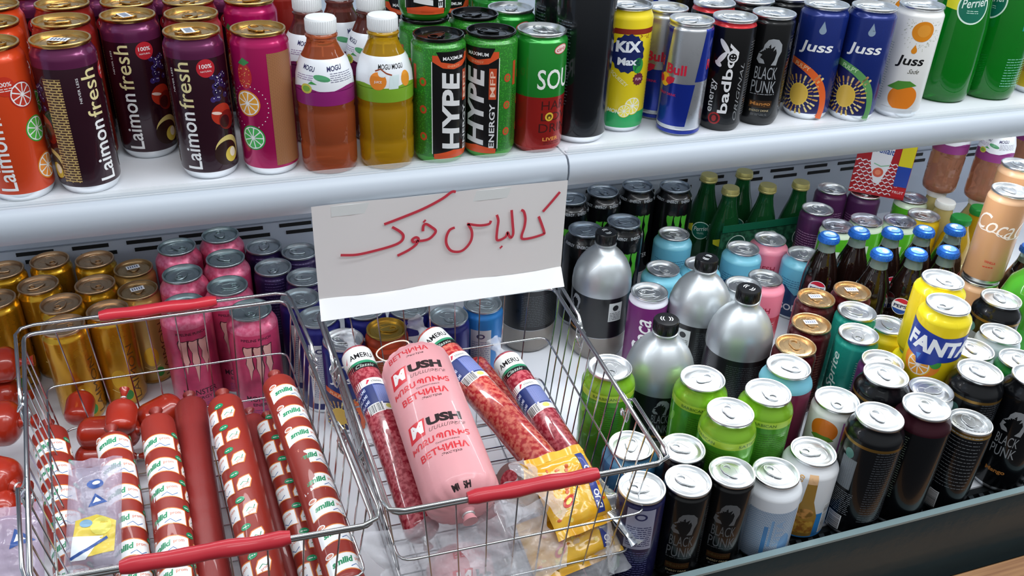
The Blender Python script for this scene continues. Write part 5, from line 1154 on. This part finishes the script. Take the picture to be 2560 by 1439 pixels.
pouch('snack_pack', 'pack', P(1530, 1262, -.715), (.6, .3, -.3), (-.3, .9, .3), .035, .085, .012, M('#cdd6de', .12, .7, .4, kind='noise', hex2='#e8dcc0', sc=40.), 'shiny silvery pack at the right front corner of the basket', GY, None, 3, .004)
# gold sausage with a cut face
p0, p1 = P(1272, 1200, -.672), P(1372, 1240, -.715); L = (p1-p0).length+.03; t = empty('sliced_sausage', p0); t.matrix_world = aim(p0, p1); tag(t, 'gold wrapped sausage with its round meat end facing the shopper', 'sausage')
b = MB(); b.lathe([(.0195, .0), (.0205, .002), (.0215, .004), (.0215, L-.006), (.018, L), (0, L)], M('#c8921c', .25, .5, .4), 40); link('wrapper', b.mesh('wrapper', 40), t)
b = MB(); b.lathe([(0, -.0004), (.012, -.0004), (.0122, 0)], MEATD, 30); b.lathe([(.0122, -.0002), (.0195, -.0012), (.0205, .002)], M('#8c8480', .2, .6), 40); link('cut_face', b.mesh('cut_face', 40), t)
# clear bags
BAG = M('#dfe2ea', .08, 0, 0, 0, .34, bump=1.)
def bagart():
    a = Art(); B = ink('#2c4f94'); a.ell(2, 30, 8, 5, B, 1, 16); a.ell(3, 31, 4, 2, WHITE, 2, 10); a.poly([(-4, 6), (14, 10), (2, 20)], B, 1); a.poly([(0, 10), (8, 12), (3, 16)], WHITE, 2)
    a.poly([(-20, -46), (20, -40), (22, -10), (4, -2), (-16, -6)], ink('#d8c04a'), 1); a.ell(8, -14, 10, 9, ink('#e6dc6a'), 2, 18); a.ell(-6, -10, 6, 4, ink('#7fa8c4'), 3, 14); a.poly([(-20, -46), (-18, -22), (10, -24), (-6, -46)], ink('#e4ecf2'), 2); a.mark([[(-20, -44), (-4, -36), (14, -26)]], 3, B, 3); return a
pouch('dumpling_bag', 'bag', P(236, 1288, -.690), (1, -.05, -.05), (-.12, .85, .5), .052, .105, .022, M('#b9b3c8', .12, 0, .3, 0, .42, bump=.8), 'clear bag with blue fish print and yellow food lying on the sausages', 'clear printed bags', bagart(), 5)
pouch('dumpling_bag', 'bag', P(10, 1385, -.685), (1, 0, 0), (0, .85, .5), .070, .075, .022, M('#b9a9c0', .12, 0, .3, 0, .62, bump=.4), 'clear purplish bag at the bottom left corner outside the basket', 'clear printed bags', Art().poly([(8, 0), (30, 6), (12, 20)], ink('#2c4f94'), 1).poly([(12, 6), (22, 8), (14, 14)], WHITE, 2), 6)
def sheet(c, ux, vy, w, h, amp, lab, seed):
    ux = Vector(ux).normalized(); vy = Vector(vy); vy = (vy-ux*vy.dot(ux)).normalized(); nz = ux.cross(vy); n = 44; b = MB(); vs = []
    for j in range(n+1):
        for i in range(n+1):
            u = (i/n-.5)*w; v = (j/n-.5)*h; q = Vector((u*28+seed, v*28, seed)); k = 1+.25*noise.noise(Vector((math.atan2(v, u)*2, seed, 1)))
            z = (abs(noise.noise(q))*1.2+noise.noise(q*.5)+.4*abs(noise.noise(q*2.5)))*amp; vs.append(ux*u*k+vy*v*k+nz*z)
    b.add(vs, [(j*(n+1)+i, j*(n+1)+i+1, (j+1)*(n+1)+i+1, (j+1)*(n+1)+i) for j in range(n) for i in range(n)], BAG)
    o = link('plastic_film', b.mesh('plastic_film', 80), None, c); tag(o, lab, 'plastic film', 'crumpled clear film in the right basket')
sheet(P(1355, 1215, -.672), (.5, .5, -.1), (-.3, .8, .3), .035, .075, .012, 'crumpled clear film at the front tip of the middle salami', 1)
sheet(P(1290, 1250, -.68), (.8, .3, 0), (-.2, .6, .4), .055, .04, .01, 'crumpled clear film just left of the yellow pack', 4)
sheet(P(1110, 1385, -.715), (1, .0, .05), (0, .7, .6), .14, .075, .014, 'crumpled clear film in front of the second ham', 7)
sheet(P(1285, 1375, -.715), (1, .1, .1), (0, .7, .5), .10, .075, .014, 'crumpled clear film at the middle of the basket\'s front wall', 9)
sheet(P(1440, 1400, -.755), (1, .1, .1), (0, .6, .6), .13, .06, .014, 'crumpled clear film below the lower yellow pack', 12)
sheet(P(1520, 1330, -.735), (.4, 1, .1), (-.1, .2, .9), .09, .05, .010, 'crumpled clear film in the right front corner of the basket', 15)
# ---------------------------------------------------------------- odd packs at the back right
def milk():
    c = P(2208, 488, -.663); w, dp, h = .094, .045, .17; t = empty('yoghurt_pack', c+Vector((0, .02, 0)), (0, 0, -.72)); b = MB()
    b.box((-w/2, -dp/2, 0), (w/2, dp/2, h), M('#a8242c', .3, 0, .3)); a = Art(); Wt = ink('#e8eaf0'); random.seed(3)
    for r in range(9):
        for k in range(8):
            u = -45+k*10+(r % 2)*5; v = 4+r*7
            if u < -45 or u > 30: continue
            a.poly([(u, v), (u+5, v+4), (u+3, v+5), (u-2, v+1.6)], Wt, 1); a.poly([(u+5, v+4), (u+9, v), (u+9.5, v+1.8), (u+5, v+5.6)], Wt, 1)
    a.poly([(-26, 130), (16, 130), (10, 56), (0, 22), (-10, 24), (-22, 60)], Wt, 2); a.rect(24, 4, 46.5, 22, ink('#c22830'), 5); a.text('FRUIT', 35, 13, 5, WHITE, 6); a.rect(24, 24, 46.5, 62, ink('#2446a4'), 5); a.rect(24, 62, 46.5, 110, ink('#d8cc2a'), 5); a.text('frullait', -4, 86, 12, ink('#2c4f94'), 3, -4, .02, 0, 34); a.ell(-6, 44, 9, 9, ink('#d8604a'), 3, 18); a.ell(-6, 44, 5, 5, ink('#e88a6a'), 4, 14); a.mark([[(-16, 60), (-4, 56), (10, 60)]], 2, ink('#8fc4a4'), 3)
    b.wrap(a, [(0, 0)], R0=1, fmap=lambda u, v, o: (u/1000, -dp/2-o, v/1000))
    a = Art(); a.rect(-20, 2, 20, 20, ink('#c22830'), 1); a.text('FRUIT', 0, 11, 6, WHITE, 2); a.rect(-20, 22, 20, 56, ink('#2446a4'), 1); a.rect(-20, 58, 20, 100, ink('#d8cc2a'), 1)
    b.wrap(a, [(0, 0)], R0=1, fmap=lambda u, v, o: (w/2+o, u/1000, v/1000)); link('carton', b.mesh('carton'), t)
    b = MB(); b.add([(-w/2, -dp/2, h), (w/2, -dp/2, h), (w/2, dp/2, h), (-w/2, dp/2, h), (-w/2, 0, h+.02), (w/2, 0, h+.02)], [(0, 1, 5, 4), (2, 3, 4, 5), (0, 4, 3), (1, 2, 5)], M('#a8242c', .3)); link('folded_top', b.mesh('folded_top'), t)
    tag(t, 'red and white zigzag yoghurt drink carton under the upper shelf edge', 'carton')
milk()
for i, (px, py, lb) in enumerate(((2345, 470, 'brown juice bottle beside the red and white carton'), (2450, 492, 'brown juice bottle close to the beige stack, purple label above'), (2545, 440, 'brown juice bottle behind the beige stack'))):
    c = P(px, py, -.649); t = empty('juice_bottle', c, (0, 0, -.9)); lo = empty('juice_bottle', (c.x, c.y, Z(DECK))); tag(lo, 'pale capped bottle carrying the '+lb, 'bottle', 'pale bottles under the brown ones')
    if 'yw' not in BM: BM['yw'] = ywh()
    for nm, me in BM['yw']: link(nm, me, lo)
    tag(t, lb, 'bottle', 'brown juice bottles at the back right'); 
    if 'mb2' not in BM: BM['mb2'] = br2()
    for nm, me in BM['mb2']: link(nm, me, t)

# green cardboard carrier round the small green bottles
def carrier():
    G_ = M('#123e2c', .45, 0, .2, kind='noise', hex2='#2a6248', sc=120.); a0, a1 = P(1790, 640, DECK+.05), P(2000, 590, DECK+.05)
    fr = [it for it in ITEMS if it['k'] == 'ps' and 'front' in it['label']]
    x0 = min(i['x']-i['r'] for i in fr)-.004; x1 = max(i['x']+i['r'] for i in fr)+.004; y0 = min(i['y']-i['r'] for i in fr)-.003
    t = empty('bottle_carrier', (x0, y0, Z(DECK))); w = x1-x0; b = MB(); b.box((0, -.0012, 0), (w, 0, .098), G_)
    a = Art(); T = ink('#1d4a3c')
    for k in range(3):
        c = w*1000*(k+.5)/3; a.ell(c, 70, 19, 19, ink('#cfe0d6'), 1, 30); a.ell(c, 70, 17.6, 17.6, T, 2, 30); a.text('Perrier', c, 73, 9, ink('#cfe0d6'), 3, 6, .01, .2, 28); a.poly([(c+16, 60), (c+30, 66), (c+33, 48), (c+20, 44)], ink('#d8d22a'), 1)
    b.wrap(a, [(0, 0)], R0=1, fmap=lambda u, v, o: (u/1000, -.0012-o, v/1000)); link('front_panel', b.mesh('front_panel'), t)
    b = MB(); b.box((0, -.004, .098), (w, -.0028, .112), M('#0f5a40', .4)); link('carrying_strap', b.mesh('carrying_strap'), t)
    tag(t, 'dark green cardboard carrier with round logos around the small green bottles', 'carrier')
carrier()

c = P(2590, 1262, DECK); c.y = .652; c.x += .03; t = empty('juice_carton', c, (0, 0, -.5)); b = MB(); b.box((-.024, -.018, 0), (.024, .018, .10), ink('#dfe6ea')); a = Art(); a.poly([(-20, 60), (-8, 78), (-2, 66), (-14, 52)], ink('#2f62b0'), 1); a.rect(-22, 84, 22, 98, ink('#c22830'), 1); a.dashes(-20, 12, 20, 46, 5, ink('#7fb8b0'), 1, 1.4)
b.wrap(a, [(0, 0)], R0=1, fmap=lambda u, v, o: (u/1000, -.018-o, v/1000)); link('carton_body', b.mesh('carton_body'), t)
b = MB(); b.add([(-.024, -.018, .10), (.024, -.018, .10), (.024, .018, .10), (-.024, .018, .10), (-.024, 0, .112), (.024, 0, .112)], [(0, 1, 5, 4), (2, 3, 4, 5), (0, 4, 3), (1, 2, 5)], ink('#c22830')); link('folded_top', b.mesh('folded_top'), t)
tag(t, 'small white and blue juice carton at the right edge by the air grille', 'carton')
